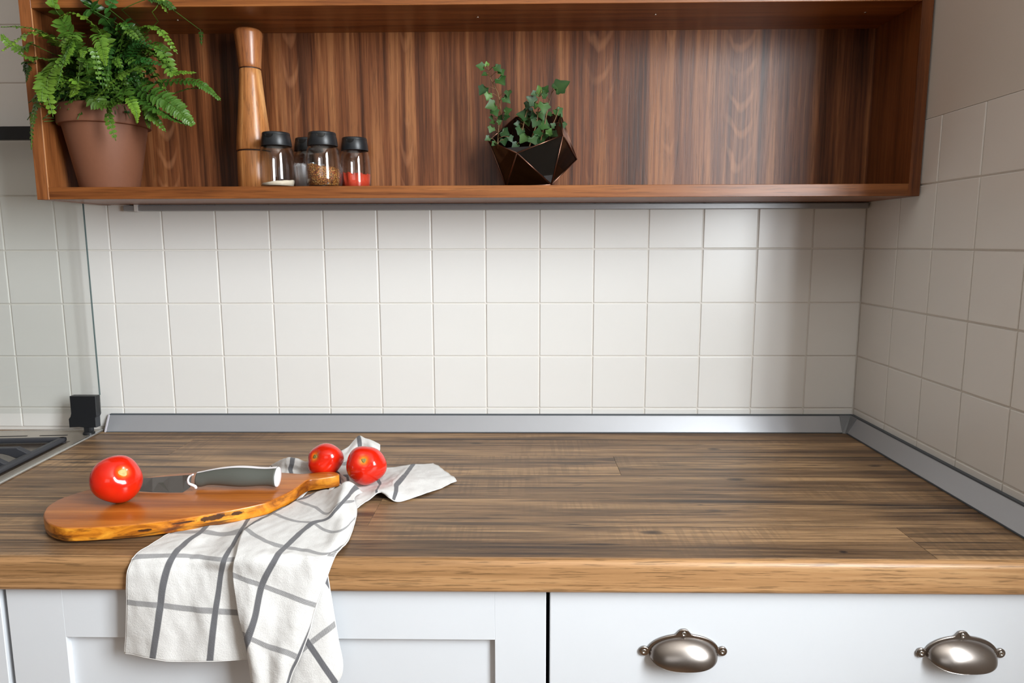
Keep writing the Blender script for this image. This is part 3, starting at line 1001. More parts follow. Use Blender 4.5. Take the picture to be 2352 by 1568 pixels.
# ------------------------------------------------------------------ tall wooden mill
M['mill'] = wood('acacia_mill', (122, 72, 36), (172, 112, 62), (212, 158, 100), 'Z', 0.3, 0.4, 1.0, pores=0.35, swirl=1.4, spec=0.5)
M['millcap'] = wood('acacia_cap', (112, 62, 34), (150, 92, 52), (178, 118, 70), 'Z', 0.3, 0.4, 1.0, pores=0.35, swirl=1.4, spec=0.5)
M['groove'] = plain('dark_turned_groove', (48, 28, 18), 0.6)
mx_, my_ = -1.0745, -0.0975
mill = empty('pepper_mill', (mx_, my_, SZ1), 'tall turned wooden pepper mill with narrow waist, behind the spice jars', 'mill')
c = (mx_, my_, SZ1 + 0.0003)
mk('base', *lathe([(0.0, 0), (0.0305, 0), (0.0315, 0.001), (0.0312, 0.03), (0.0305, 0.0675), (0.0297, 0.0685), (0.0, 0.0685)], 48, c, caps=False), M['mill'], mill, smooth=True)
mk('groove', *lathe([(0.0285, 0.0682), (0.0282, 0.0712)], 48, c, caps=False), M['groove'], mill, smooth=True)
mk('body', *lathe([(0.0, 0.071), (0.0302, 0.071), (0.0312, 0.072), (0.0300, 0.09), (0.0265, 0.125), (0.0228, 0.165), (0.0200, 0.20), (0.0189, 0.2135), (0.0182, 0.2145), (0.0, 0.2145)], 48, c, caps=False), M['mill'], mill, smooth=True)
mk('groove', *lathe([(0.0172, 0.2142), (0.0172, 0.2168)], 48, c, caps=False), M['groove'], mill, smooth=True)
mk('cap', *lathe([(0.0, 0.2165), (0.0188, 0.2165), (0.0194, 0.2172), (0.0200, 0.225), (0.0220, 0.25), (0.0246, 0.275), (0.0243, 0.279), (0.0215, 0.2825), (0.012, 0.284), (0.0, 0.2842)], 48, c, caps=False), M['millcap'], mill, smooth=True)

# ------------------------------------------------------------------ spice jars
M['lid'] = plain('matt_black_lid', (26, 28, 31), 0.38, grain=0.1, gscale=1200)


def spice_jar(x, y, label, fill, rot, dia=0.0615, hb=0.0725):
    s = dia / 0.0615
    j = empty('spice_jar', (x, y, SZ1), label, 'jar', 'spice jars on the shelf')
    R_ = 0.03075 * s
    z0 = SZ1 + 0.0004
    H = hb
    outp = [(0.0, 0.0), (0.024 * s, 0.0), (0.0285 * s, 0.0012), (0.0300 * s, 0.004), (R_, 0.018), (R_ * 0.998, 0.034), (R_ * 0.965, 0.052), (R_ * 0.92, 0.0625), (R_ * 0.85, 0.069), (R_ * 0.78, H - 0.001), (R_ * 0.76, H + 0.004)]
    inp = [(r - 0.0017 if r > 0.002 else 0.0, max(z, 0.0030) if k < 4 else z - 0.0004) for k, (r, z) in enumerate(outp)]
    V, F = lathe(outp, 48, (x, y, z0), caps=False)
    V2, F2 = lathe(inp, 48, (x, y, z0), caps=False)
    mk('glass_body', *join((V, F), (V2, [q[::-1] for q in F2])), M['jarglass'], j, smooth=True)
    # lid: slightly conical with a flip top and a thumb notch
    lz = z0 + H - 0.0005
    lr = R_ * 0.862
    lp = [(0.0, 0.0045), (lr * 0.9, 0.004), (lr * 0.985, 0.0), (lr, 0.0008), (lr * 0.965, 0.011), (lr * 0.915, 0.0185), (lr * 0.905, 0.0190), (lr * 0.915, 0.0194), (lr * 0.90, 0.0222), (lr * 0.86, 0.0234), (0.0, 0.0238)]
    ld = mk('lid', *lathe(lp, 48, (x, y, lz), caps=False), M['lid'], j, smooth=True)
    ld.data.set_sharp_from_angle(angle=math.radians(35))
    # notch: half-moon scoop framed by a lip
    Vn, Fn = [], []
    half = 0.30
    for k in range(17):
        t = -1 + 2 * k / 16
        a = -math.pi / 2 + rot + t * half
        dpt = 0.0062 * math.sqrt(max(0, 1 - t * t))
        for (zz, rr) in ((0.0186, lr * 0.9165 + 0.0003), (0.0186 - dpt * 0.5, lr * 0.935 + 0.0004), (0.0186 - dpt, lr * 0.952 + 0.0004)):
            Vn.append(Vector((x + rr * math.cos(a), y + rr * math.sin(a), lz + zz)))
    for k in range(16):
        for i in range(2):
            Fn.append([k * 3 + i, k * 3 + i + 1, k * 3 + i + 4, k * 3 + i + 3])
    mk('thumb_notch', Vn, Fn, plain('glossy_black_notch', (10, 10, 11), 0.2) if 'glossy_black_notch' not in bpy.data.materials else bpy.data.materials['glossy_black_notch'], ld, smooth=True)
    # contents: profile inside the glass with an uneven top
    if fill:
        mat, ht, slope, bumpy, nm = fill
        V, F = [], []
        rr = R_ - 0.0021
        nr, ns = 10, 48
        for i in range(nr + 1):
            for k in range(ns):
                a = 2 * math.pi * k / ns
                r = rr * i / nr
                px_, py_ = r * math.cos(a), r * math.sin(a)
                h = ht + slope * px_ / rr * ht + bumpy * (noise.noise(Vector((px_ * 160, py_ * 160, ht * 900)))) * ht
                V.append(Vector((x + px_, y + py_, z0 + h)))
        for i in range(nr):
            for k in range(ns):
                k2 = (k + 1) % ns
                F.append([i * ns + k, (i + 1) * ns + k, (i + 1) * ns + k2, i * ns + k2])
        b = len(V)
        for k in range(ns):
            a = 2 * math.pi * k / ns
            V.append(Vector((x + (0.0285 * s - 0.0022) * math.cos(a), y + (0.0285 * s - 0.0022) * math.sin(a), z0 + 0.0034)))
        for k in range(ns):
            k2 = (k + 1) % ns
            F.append([nr * ns + k, b + k, b + k2, nr * ns + k2])
        F.append([b + k for k in range(ns)][::-1])
        mk(nm, V, F, mat, j, smooth=True)
    return j


def spicemat(name, cols, scale):
    t = NT(name)
    v = t.coord()
    vo = t.n('ShaderNodeTexVoronoi', feature='F1')
    vo.inputs['Scale'].default_value = scale
    t.l(v, vo.inputs['Vector'])
    sp = t.n('ShaderNodeSeparateColor')
    t.l(vo.outputs['Color'], sp.inputs[0])
    c_ = t.ramp(sp.outputs[0], [(i / (len(cols) - 1), srgb(*q)) for i, q in enumerate(cols)])
    c_ = t.mix(t.ramp(vo.outputs['Distance'], [(0.3, 0.0), (0.8, 0.9)]), c_, srgb(70, 40, 20))
    t.base(c_)
    t.bump(vo.outputs['Distance'], 0.6, 0.001)
    t.props(0.6)
    return t.m


sp_garlic = plain('cream_powder', (226, 214, 190), 0.9, grain=0.04, gscale=700)
sp_salt = plain('white_salt', (226, 225, 225), 0.85, grain=0.06, gscale=600)
sp_flakes = spicemat('mixed_spice_flakes', [(120, 64, 24), (176, 104, 40), (205, 150, 70), (150, 60, 30), (222, 186, 110)], 520)
sp_paprika = plain('red_paprika', (205, 62, 30), 0.85, grain=0.08, gscale=500)
spice_jar(-1.0165, -0.1455, 'front left spice jar holding only a little cream powder', (sp_garlic, 0.0095, 0.35, 0.15, 'cream_powder'), -0.18)
spice_jar(-0.9800, -0.076, 'spice jar of white salt half hidden behind the two front jars', (sp_salt, 0.046, 0.0, 0.25, 'salt'), -0.2)
spice_jar(-0.9342, -0.1455, 'front spice jar half full of brown orange spice flakes', (sp_flakes, 0.036, -0.12, 0.14, 'spice_flakes'), 0.18)
spice_jar(-0.8925, -0.080, 'spice jar of red paprika powder, rightmost of the jars', (sp_paprika, 0.0285, -0.02, 0.22, 'paprika'), -0.12, dia=0.0585)

# ------------------------------------------------------------------ geometric glass planter with ivy
IV = {'A': (-0.6396, -0.1275, 1.4675), 'B': (-0.5885, -0.1908, 1.438), 'C': (-0.5089, -0.1776, 1.4693), 'G': (-0.5108, -0.1062, 1.5181), 'H': (-0.5916, -0.0753, 1.517),
      'F': (-0.6085, -0.1239, 1.3868), 'E': (-0.5277, -0.1548, 1.3879), 'D': (-0.4797, -0.1026, 1.4375), 'K': (-0.5309, -0.0394, 1.467), 'J': (-0.6104, -0.0525, 1.4357), 'Z': (-0.5413, -0.0694, 1.3865)}
IV = {k: np.array(v) + np.array([0, 0.0006, 0.0008]) for k, v in IV.items()}
pl = empty('ivy_planter', (-0.55, -0.11, SZ1), 'faceted glass and metal planter holding ivy, in the middle of the shelf', 'planter')
cen = sum(IV.values()) / len(IV)
tris = ['FAB', 'FBE', 'EBC', 'ECD', 'DCG', 'DGK', 'KGH', 'KHJ', 'JHA', 'JAF', 'FEZ', 'EDZ', 'DKZ', 'KJZ', 'JFZ']
for t_ in tris:
    a, b, c3_ = [IV[q] for q in t_]
    nrm = np.cross(b - a, c3_ - a); nrm /= np.linalg.norm(nrm)
    if nrm @ ((a + b + c3_) / 3 - cen) < 0: nrm = -nrm
    cc = (a + b + c3_) / 3
    q = [cc + (p - cc) * 0.965 - nrm * 0.0004 for p in (a, b, c3_)]
    q2 = [p - nrm * 0.0016 for p in q]
    mk('glass_pane', q + q2, [[0, 1, 2], [5, 4, 3], [0, 3, 4, 1], [1, 4, 5, 2], [2, 5, 3, 0]], M['paneglass'], pl)
edges = set()
for t_ in tris:
    for i in range(3): edges.add(tuple(sorted((t_[i], t_[(i + 1) % 3]))))
mk('metal_frame', *join(*[tube([IV[a], IV[b]], 0.00125, 6) for a, b in sorted(edges)]), M['came'], pl, smooth=True)
# soil: fills the lower part, the surface roughly parallel to the shelf
import itertools


def hull(pts):
    bm = bmesh.new()
    for p in pts: bm.verts.new(V3(p))
    r = bmesh.ops.convex_hull(bm, input=bm.verts[:])
    bmesh.ops.delete(bm, geom=[v for v in bm.verts if not v.link_faces], context='VERTS')
    return bmd(bm)


ins = {k: cen + (v - cen) * 0.93 for k, v in IV.items()}
SOILZ = 1.452
pts = [ins[k] for k in 'FEZJ'] + [ins['B'], ins['D']]
for a, b in [('A', 'F'), ('A', 'J'), ('C', 'E'), ('C', 'D'), ('G', 'D'), ('K', 'D'), ('K', 'J'), ('K', 'Z'), ('A', 'B'), ('B', 'C'), ('H', 'J')]:
    p, q = ins[a], ins[b]
    if (p[2] - SOILZ) * (q[2] - SOILZ) < 0:
        tt = (SOILZ - p[2]) / (q[2] - p[2]); pts.append(p + (q - p) * tt)
mk('soil', *hull(pts), M['soil'], pl)
M['ivy'] = leafmat('ivy_green', (13, 45, 24), (30, 70, 36), (112, 158, 66), 0.46)
IVY = [(0.0, -0.02), (0.18, -0.20), (0.42, -0.30), (0.60, -0.16), (0.60, 0.02), (0.74, 0.14), (0.84, 0.32), (0.66, 0.46), (0.50, 0.56), (0.38, 0.74), (0.20, 1.0), (0.0, 1.2)]
IVY = [(y_, x_) for x_, y_ in IVY]        # (along, side)
LV = []
RI = random.Random(11)


def ivy_leaf(px_, py_, d, size, ang, tint=0.1, face=0.35, wide=1.0, parent=None):
    """leaf centred on a surveyed point; ang: direction of its tip in the picture plane (deg, 0 = right, 90 = up)"""
    c_ = V3(at(px_, py_, 1, d))
    sz = size * 0.00083
    a = math.radians(ang)
    ax = Vector((math.cos(a), RI.uniform(-0.35, 0.1) - face * 0.4, math.sin(a))).normalized()
    nrm = Vector((RI.uniform(-0.35, 0.45), -1.0, 0.25 + RI.uniform(-.2, .35)))
    nrm = (nrm - ax * nrm.dot(ax)).normalized()
    sd = ax.cross(nrm)
    V, F, Tn = [], [], []
    n = len(IVY)
    cup = RI.uniform(0.08, 0.3)
    for s in (1, -1):
        for (al, si) in IVY:
            p = c_ + ax * ((al - 0.38) * sz * 1.05) + sd * (s * si * sz * wide) + nrm * (abs(si) * sz * cup - 0.10 * sz * (al - 0.3) ** 2)
            V.append(p); Tn.append(min(1, tint + 0.05))
    mid = [c_ + ax * ((al - 0.38) * sz * 1.05) - nrm * 0.10 * sz * (al - 0.3) ** 2 for al in (-0.18, 0.1, 0.35, 0.6, 0.9)]
    b = len(V)
    for p in mid: V.append(p); Tn.append(min(1, tint + 0.14))
    for s, off in ((0, 0), (1, n)):
        idx = [0, 1, 2, 3, 4, 5, 6, 7, 8, 9, 10, 11]
        quads = [[off + 0, off + 1, b + 0], [off + 1, off + 2, off + 3, b + 0], [off + 3, off + 4, b + 1, b + 0], [off + 4, off + 5, b + 2, b + 1], [off + 5, off + 6, off + 7, b + 2], [off + 7, off + 8, b + 3, b + 2], [off + 8, off + 9, b + 3], [off + 9, off + 10, b + 4, b + 3], [off + 10, off + 11, b + 4]]
        F += quads if s == 0 else [q[::-1] for q in quads]
    F.append([0, b + 0, n]) if False else None
    o = mk('leaf', V, F, M['ivy'], parent, smooth=True, cols=Tn)
    # petiole back to the nearest stem point
    LV.append((c_ - ax * 0.36 * sz, o))
    return o


M['stem'] = plain('brown_green_stem', (112, 84, 48), 0.5)
stem_pts = {
    's1': [(1143, 342, -.125), (1144, 312, -.125), (1146, 285, -.125), (1150, 262, -.127), (1148, 240, -.13), (1144, 215, -.132), (1134, 195, -.133), (1126, 178, -.133), (1122, 160, -.132), (1119, 150, -.132)],
    's2': [(1215, 340, -.13), (1222, 315, -.135), (1232, 285, -.137), (1236, 255, -.138), (1240, 225, -.135), (1244, 205, -.135)],
    's3': [(1240, 330, -.12), (1250, 290, -.125), (1258, 250, -.125), (1264, 225, -.125), (1270, 202, -.125)],
    's4': [(1262, 325, -.11), (1266, 295, -.115), (1276, 272, -.115), (1284, 250, -.115)],
    's5': [(1195, 330, -.115), (1200, 300, -.12), (1206, 270, -.122), (1215, 240, -.122)],
}
stems = {}
for k, v in stem_pts.items():
    cs = spline([at(x, y, 1, d) for x, y, d in v], 24)
    stems[k] = (mk('ivy_stem', *tube(cs, [0.0012 - 0.0006 * i / 23 for i in range(24)], 6), M['stem'], pl, smooth=True), cs)
leaves = [('s1', 1104, 153, 13, 170, .15), ('s1', 1118, 147, 7, 100, .9), ('s1', 1113, 171, 9, 200, .1), ('s1', 1143, 158, 14, 320, .1), ('s1', 1152, 166, 11, 300, .15), ('s1', 1151, 186, 17, 310, .12),
          ('s1', 1109, 207, 16, 235, .0), ('s1', 1121, 221, 12, 255, .5), ('s1', 1167, 214, 11, 270, .1), ('s1', 1163, 229, 14, 320, .1), ('s1', 1128, 243, 17, 200, .2), ('s1', 1137, 258, 14, 300, .1), ('s1', 1166, 255, 13, 20, .15),
          ('s1', 1163, 269, 11, 10, .0), ('s1', 1150, 270, 9, 60, .0), ('s1', 1128, 270, 7, 180, .1), ('s1', 1131, 281, 8, 190, .3), ('s1', 1147, 280, 8, 30, .2), ('s1', 1128, 297, 11, 250, .25), ('s1', 1160, 305, 15, 330, .0), ('s1', 1120, 318, 9, 215, .1),
          ('s1', 1158, 325, 13, 280, .0), ('s1', 1135, 330, 9, 220, .1), ('s1', 1172, 318, 11, 300, .0),
          ('s3', 1289, 198, 25, 30, .08), ('s2', 1240, 209, 15, 110, .6), ('s2', 1254, 205, 11, 60, .05), ('s3', 1251, 219, 10, 20, .1), ('s2', 1221, 230, 17, 150, .05), ('s2', 1249, 247, 18, 270, .2), ('s2', 1231, 243, 10, 250, .45),
          ('s4', 1283, 258, 16, 310, .15), ('s4', 1262, 262, 9, 190, .05), ('s3', 1243, 265, 16, 300, .1), ('s5', 1203, 265, 20, 170, .05), ('s5', 1210, 277, 17, 290, .3), ('s2', 1230, 282, 15, 240, .05), ('s3', 1251, 288, 19, 340, .15),
          ('s4', 1293, 288, 12, 280, .1), ('s5', 1194, 300, 14, 250, .02), ('s5', 1203, 318, 17, 230, .3), ('s2', 1225, 322, 15, 300, .1), ('s3', 1247, 315, 18, 20, .05), ('s4', 1273, 309, 13, 330, .1), ('s5', 1217, 258, 15, 200, .0),
          ('s5', 1226, 268, 13, 100, .0), ('s2', 1236, 303, 13, 80, .05), ('s3', 1262, 303, 11, 60, .4), ('s5', 1188, 285, 10, 180, .02), ('s5', 1183, 335, 12, 220, .0), ('s3', 1240, 330, 13, 10, .0), ('s4', 1270, 288, 9, 150, .1),
          ('s5', 1212, 242, 12, 250, .02), ('s2', 1226, 215, 9, 200, .05)]
for k, x, y, s_, a, tn in leaves:
    st, cs = stems[k]
    dd = {'s1': -.132, 's2': -.142, 's3': -.13, 's4': -.12, 's5': -.128}[k] + RI.uniform(-.016, .014)
    ivy_leaf(x, y, dd, s_, a, tn, parent=st)
    b0, o_ = LV[-1]
    low = [q for q in cs if q[2] < b0[2] - 0.002] or [cs[0]]
    near = min(low, key=lambda q: (V3(q) - b0).length + 0.0)
    mk('petiole', *tube([near, (V3(near) * 0.5 + b0 * 0.5) + Vector((0, 0, 0.003)), b0], 0.00045, 5), M['stem'], st, smooth=True)

# ------------------------------------------------------------------ tea towel
def clothmat():
    t = NT('checked_linen')
    tc = t.n('ShaderNodeTexCoord')
    sp = t.n('ShaderNodeSeparateXYZ')
    t.l(tc.outputs['UV'], sp.inputs[0])

    def stripe(sock, half):
        f = t.math('FRACT', t.math('ADD', sock, 0.5))
        d = t.math('ABSOLUTE', t.math('SUBTRACT', f, 0.5))
        return t.ramp(d, [(half * 0.86, 1.0), (half * 1.08, 0.0)])
    a = stripe(sp.outputs[0], 0.062)
    b = stripe(sp.outputs[1], 0.055)
    # twill: fine diagonal ribs
    tw = t.math('FRACT', t.math('MULTIPLY', t.math('ADD', sp.outputs[0], sp.outputs[1]), 46.0))
    rib = t.ramp(tw, [(0.3, 1.0), (0.5, 0.0), (0.8, 0.0), (1.0, 1.0)])
    vd = t.math('MULTIPLY', a, t.math('ADD', 0.80, t.math('MULTIPLY', rib, 0.18)))
    hd = t.math('MULTIPLY', b, t.math('ADD', 0.40, t.math('MULTIPLY', rib, 0.42)))
    v = t.coord()
    nz = t.noise(v, 650, 3)
    lin = t.mix(nz, srgb(203, 201, 198), srgb(222, 220, 217))
    c_ = t.mix(t.math('MAXIMUM', vd, hd), lin, srgb(72, 72, 78))
    t.base(c_)
    t.bump(t.math('ADD', nz, t.math('MULTIPLY', t.noise(v, 70, 3), 2.2)), 0.35, 0.0012)
    t.props(0.9, 0, 0.15)
    t.b.inputs['Sheen Weight'].default_value = 0.15
    return t.m


M['cloth'] = clothmat()


def zc(x, y, h): return at(x, y, 2, ZC + h)
def yf(x, y, d): return at(x, y, 1, YF - d)


TV, TF, TU, EDGE = [], [], [], []


def cloth(rows, nu, nv, amp=0.0011, freq=34, seed=0.0, floor=True):
    """rows of control points (kind, px, py, offset, u, v); interpolated, wrinkled, appended to the towel"""
    ctrl = []
    for r in rows:
        rr = []
        for k, x, y, o, u, v in r:
            p = zc(x, y, o) if k == 'z' else yf(x, y, o)
            rr.append([p[0], p[1], p[2], u, v])
        ctrl.append(rr)
    g = patch(ctrl, nu, nv)
    P = g[:, :, :3]
    du = np.gradient(P, axis=1); dv = np.gradient(P, axis=0)
    nr = np.cross(du, dv)
    nr /= (np.linalg.norm(nr, axis=2, keepdims=True) + 1e-9)
    b = len(TV)
    EDGE.append((b, nu, nv))
    for j in range(nv):
        for i in range(nu):
            p = P[j, i]
            q = Vector((p[0] * freq + seed, p[1] * freq, p[2] * freq * 0.6))
            n_ = noise.noise(q) * amp + noise.noise(q * 2.7) * amp * 0.5 + noise.noise(Vector((q[0] * 1.7 + q[2] * 1.2, q[1] * 1.7, q[2] * 0.35 - q[0] * 0.5))) * amp * 0.9
            p = p + nr[j, i] * n_
            if p[2] > ZC - 0.004 and p[1] > YF + 0.004: p[2] = max(p[2], ZC + 0.0009)
            if p[2] <= ZC + 0.0009: p[1] = min(p[1], YF - 0.0009) if p[2] > 0.855 else min(p[1], YD - 0.003)
            TV.append(p)
            TU.append((g[j, i, 3], g[j, i, 4]))
    for j in range(nv - 1):
        for i in range(nu - 1):
            TF.append([b + j * nu + i, b + j * nu + i + 1, b + (j + 1) * nu + i + 1, b + (j + 1) * nu + i])


# left hanging panel
cloth([
    [('z', 425, 1207, .0012, .42, -.25), ('z', 490, 1196, .0014, 1.0, -.25), ('z', 535, 1190, .0014, 1.45, -.25), ('z', 575, 1185, .0014, 2.0, -.2), ('z', 630, 1170, .0014, 2.6, -.2)],
    [('z', 385, 1228, .0020, .40, .05), ('z', 461, 1221, .0060, 1.0, .0), ('z', 504, 1228, .0035, 1.45, .0), ('z', 548, 1228, .0075, 2.0, .05), ('z', 600, 1205, .004, 2.6, 0.0)],
    [('z', 343, 1253, .0030, .38, .55), ('z', 428, 1245, .0062, 1.0, .5), ('z', 480, 1252, .0018, 1.45, .5), ('z', 533, 1255, .0080, 2.0, .5), ('z', 585, 1240, .005, 2.6, .5)],
    [('z', 312, 1274, .0030, .37, .95), ('z', 399, 1275, .0045, 1.0, 1.0), ('z', 455, 1279, .0015, 1.45, 1.0), ('z', 516, 1285, .0050, 2.0, 1.0), ('z', 575, 1280, .004, 2.6, 1.0)],
    [('y', 294, 1308, .0050, .36, 1.25), ('y', 384, 1306, .0070, 1.0, 1.25), ('y', 446, 1310, .0045, 1.45, 1.25), ('y', 509, 1313, .0075, 2.0, 1.25), ('y', 565, 1313, .004, 2.6, 1.25)],
    [('y', 291, 1345, .0070, .36, 1.66), ('y', 374, 1349, .0100, 1.0, 1.66), ('y', 438, 1352, .0070, 1.45, 1.66), ('y', 502, 1357, .0100, 2.0, 1.66), ('y', 562, 1360, .004, 2.6, 1.66)],
    [('y', 291, 1382, .0075, .36, 2.0), ('y', 368, 1390, .0115, 1.0, 2.0), ('y', 432, 1397, .0080, 1.45, 2.0), ('y', 495, 1403, .0105, 2.0, 2.0), ('y', 562, 1408, .003, 2.6, 2.0)],
    [('y', 290, 1440, .0055, .37, 2.48), ('y', 360, 1448, .0120, 1.0, 2.48), ('y', 425, 1455, .0090, 1.45, 2.48), ('y', 488, 1460, .0110, 2.0, 2.48), ('y', 568, 1462, .002, 2.6, 2.48)],
    [('y', 287, 1499, .0020, .38, 2.93), ('y', 350, 1513, .0120, 1.0, 2.94), ('y', 415, 1519, .0095, 1.45, 2.95), ('y', 482, 1518, .0110, 2.0, 2.94), ('y', 582, 1513, .002, 2.7, 2.92)],
], 84, 120, 0.0010, 36, 1.3)

# right hanging panel, on top of the left one
cloth([
    [('z', 705, 1136, .0030, -1.2, -.5), ('z', 742, 1126, .010, -.8, -.5), ('z', 771, 1122, .024, -.55, -.5), ('z', 792, 1106, .034, -.34, -.5), ('z', 812, 1110, .028, -.1, -.5), ('z', 832, 1130, .012, .14, -.5)],
    [('z', 680, 1150, .0045, -.97, -.02), ('z', 722, 1163, .010, -.5, -.03), ('z', 752, 1180, .014, -.26, -.03), ('z', 778, 1155, .026, -.1, -.05), ('z', 800, 1146, .022, .08, -.1), ('z', 814, 1143, .010, .26, -.2)],
    [('z', 624, 1177, .0060, -1.0, 1.0), ('z', 668, 1195, .009, -.5, 1.0), ('z', 718, 1202, .011, .0, 1.0), ('z', 752, 1220, .010, .35, 1.0), ('z', 786, 1217, .013, .7, 1.0), ('z', 819, 1178, .003, .80, .8)],
    [('z', 563, 1214, .0120, -.95, 2.0), ('z', 609, 1243, .013, -.45, 2.0), ('z', 655, 1257, .012, .0, 2.0), ('z', 701, 1264, .011, .4, 2.0), ('z', 750, 1272, .010, .68, 2.0), ('z', 800, 1240, .003, .86, 1.85)],
    [('z', 543, 1268, .0130, -.78, 2.5), ('z', 585, 1280, .012, -.35, 2.45), ('z', 633, 1284, .010, .0, 2.28), ('z', 683, 1286, .008, .42, 2.2), ('z', 731, 1287, .007, .78, 2.15), ('z', 769, 1279, .003, .88, 2.05)],
    [('y', 535, 1319, .0180, -.62, 3.0), ('y', 566, 1331, .020, -.32, 3.0), ('y', 602, 1343, .020, .0, 3.0), ('y', 644, 1360, .018, .36, 3.0), ('y', 690, 1378, .019, .74, 3.0), ('y', 727, 1390, .016, .93, 3.0)],
    [('y', 545, 1400, .0210, -.34, 3.6), ('y', 566, 1408, .026, -.16, 3.6), ('y', 586, 1416, .026, .0, 3.6), ('y', 632, 1428, .021, .40, 3.6), ('y', 678, 1441, .024, .78, 3.6), ('y', 711, 1448, .018, .96, 3.6)],
    [('y', 560, 1455, .0210, -.10, 4.0), ('y', 566, 1459, .026, -.04, 4.0), ('y', 578, 1467, .027, .06, 4.0), ('y', 618, 1484, .022, .42, 4.0), ('y', 654, 1497, .027, .72, 4.0), ('y', 688, 1511, .020, 1.0, 4.0)],
    [('y', 569, 1500, .0210, .06, 4.42), ('y', 574, 1503, .026, .12, 4.42), ('y', 586, 1510, .027, .22, 4.42), ('y', 618, 1524, .022, .48, 4.42), ('y', 645, 1534, .028, .76, 4.42), ('y', 672, 1545, .020, 1.0, 4.42)],
    [('y', 582, 1590, .0200, .3, 5.15), ('y', 588, 1591, .024, .35, 5.15), ('y', 600, 1593, .025, .44, 5.15), ('y', 622, 1598, .022, .6, 5.15), ('y', 636, 1601, .026, .8, 5.15), ('y', 652, 1606, .020, 1.0, 5.15)],
], 84, 150, 0.0010, 38, 5.1)


# turned-back flap behind it, the weave running diagonally
def duv(x, y):
    return (((x - 703) * .82 - (y - 1470) * .57) / 118.0, ((x - 765) * .62 + (y - 1435) * .78) / 118.0)


fl = []
for r in ([(690, 1298, .005), (715, 1305, .006), (740, 1312, .006), (752, 1318, .004)],
          [(680, 1350, .006), (712, 1352, .008), (740, 1356, .008), (758, 1356, .005)],
          [(672, 1410, .007), (708, 1412, .011), (742, 1414, .010), (767, 1412, .006)],
          [(662, 1470, .008), (704, 1471, .013), (745, 1472, .011), (777, 1470, .006)],
          [(648, 1530, .008), (700, 1533, .014), (748, 1536, .012), (787, 1532, .005)],
          [(636, 1580, .008), (690, 1586, .014), (740, 1584, .012), (770, 1572, .004)],
          [(625, 1640, .008), (660, 1640, .012), (690, 1636, .010), (705, 1630, .004)]):
    fl.append([('y', x, y, d, *duv(x, y)) for x, y, d in r])
cloth(fl, 44, 84, 0.0009, 34, 9.0)

# part lying on the worktop: right wing with its pointed corner
cloth([
    [('z', 778, 1092, .002, -1.15, 1.2), ('z', 836, 1086, .003, -.55, 1.2), ('z', 884, 1075, .004, .25, 1.2), ('z', 922, 1070, .006, .68, 1.2), ('z', 949, 1067, .007, 1.0, 1.2), ('z', 994, 1064, .004, 1.5, 1.2)],
    [('z', 785, 1108, .003, -1.2, 1.3), ('z', 843, 1107, .003, -.4, 1.3), ('z', 884, 1098, .005, .25, 1.3), ('z', 914, 1090, .010, .75, 1.3), ('z', 934, 1086, .012, 1.0, 1.3), ('z', 1012, 1075, .006, 1.7, 1.3)],
    [('z', 800, 1124, .004, -1.1, 1.4), ('z', 846, 1120, .004, -.35, 1.4), ('z', 873, 1113, .006, .0, 1.4), ('z', 898, 1108, .012, .75, 1.4), ('z', 918, 1105, .014, 1.0, 1.4), ('z', 1032, 1089, .006, 1.75, 1.4)],
    [('z', 812, 1146, .005, -1.0, 1.5), ('z', 848, 1131, .006, -.35, 1.5), ('z', 866, 1124, .012, .0, 1.5), ('z', 897, 1126, .013, .82, 1.45), ('z', 945, 1118, .009, 1.3, 1.5), ('z', 1043, 1098, .005, 1.8, 1.6)],
    [('z', 820, 1166, .002, -.9, 1.6), ('z', 848, 1147, .004, -.4, 1.6), ('z', 876, 1131, .010, .25, 1.6), ('z', 914, 1151, .002, 1.16, 1.6), ('z', 982, 1131, .003, 1.5, 1.7), ('z', 1048, 1105, .002, 1.8, 1.8)],
], 90, 56, 0.0012, 44, 3.3)

# tucked-up corner behind the tomatoes
cloth([
    [('z', 776, 1040, .010, -.7, .2), ('z', 800, 1026, .020, -.35, .2), ('z', 823, 1001, .036, .0, .2), ('z', 838, 1006, .034, .22, .2), ('z', 855, 1012, .030, .55, .2), ('z', 873, 1021, .022, .85, .2)],
    [('z', 774, 1048, .007, -.7, .5), ('z', 798, 1040, .012, -.35, .5), ('z', 826, 1014, .030, .0, .5), ('z', 842, 1018, .028, .22, .5), ('z', 857, 1026, .024, .55, .5), ('z', 872, 1033, .016, .85, .5)],
    [('z', 770, 1060, .004, -.7, .9), ('z', 795, 1058, .005, -.35, .9), ('z', 826, 1042, .012, .0, .9), ('z', 842, 1044, .011, .22, .9), ('z', 856, 1048, .008, .55, .9), ('z', 866, 1048, .006, .85, .9)],
    [('z', 768, 1085, .002, -.7, 1.3), ('z', 800, 1088, .002, -.35, 1.3), ('z', 820, 1086, .003, .0, 1.3), ('z', 838, 1086, .003, .22, 1.3), ('z', 856, 1084, .003, .55, 1.3), ('z', 872, 1080, .003, .85, 1.3)],
    [('z', 760, 1112, .002, -.7, 1.7), ('z', 800, 1116, .002, -.35, 1.7), ('z', 820, 1114, .002, .0, 1.7), ('z', 838, 1112, .002, .22, 1.7), ('z', 856, 1110, .002, .55, 1.7), ('z', 872, 1102, .002, .85, 1.7)],
], 60, 50, 0.0009, 50, 6.0)

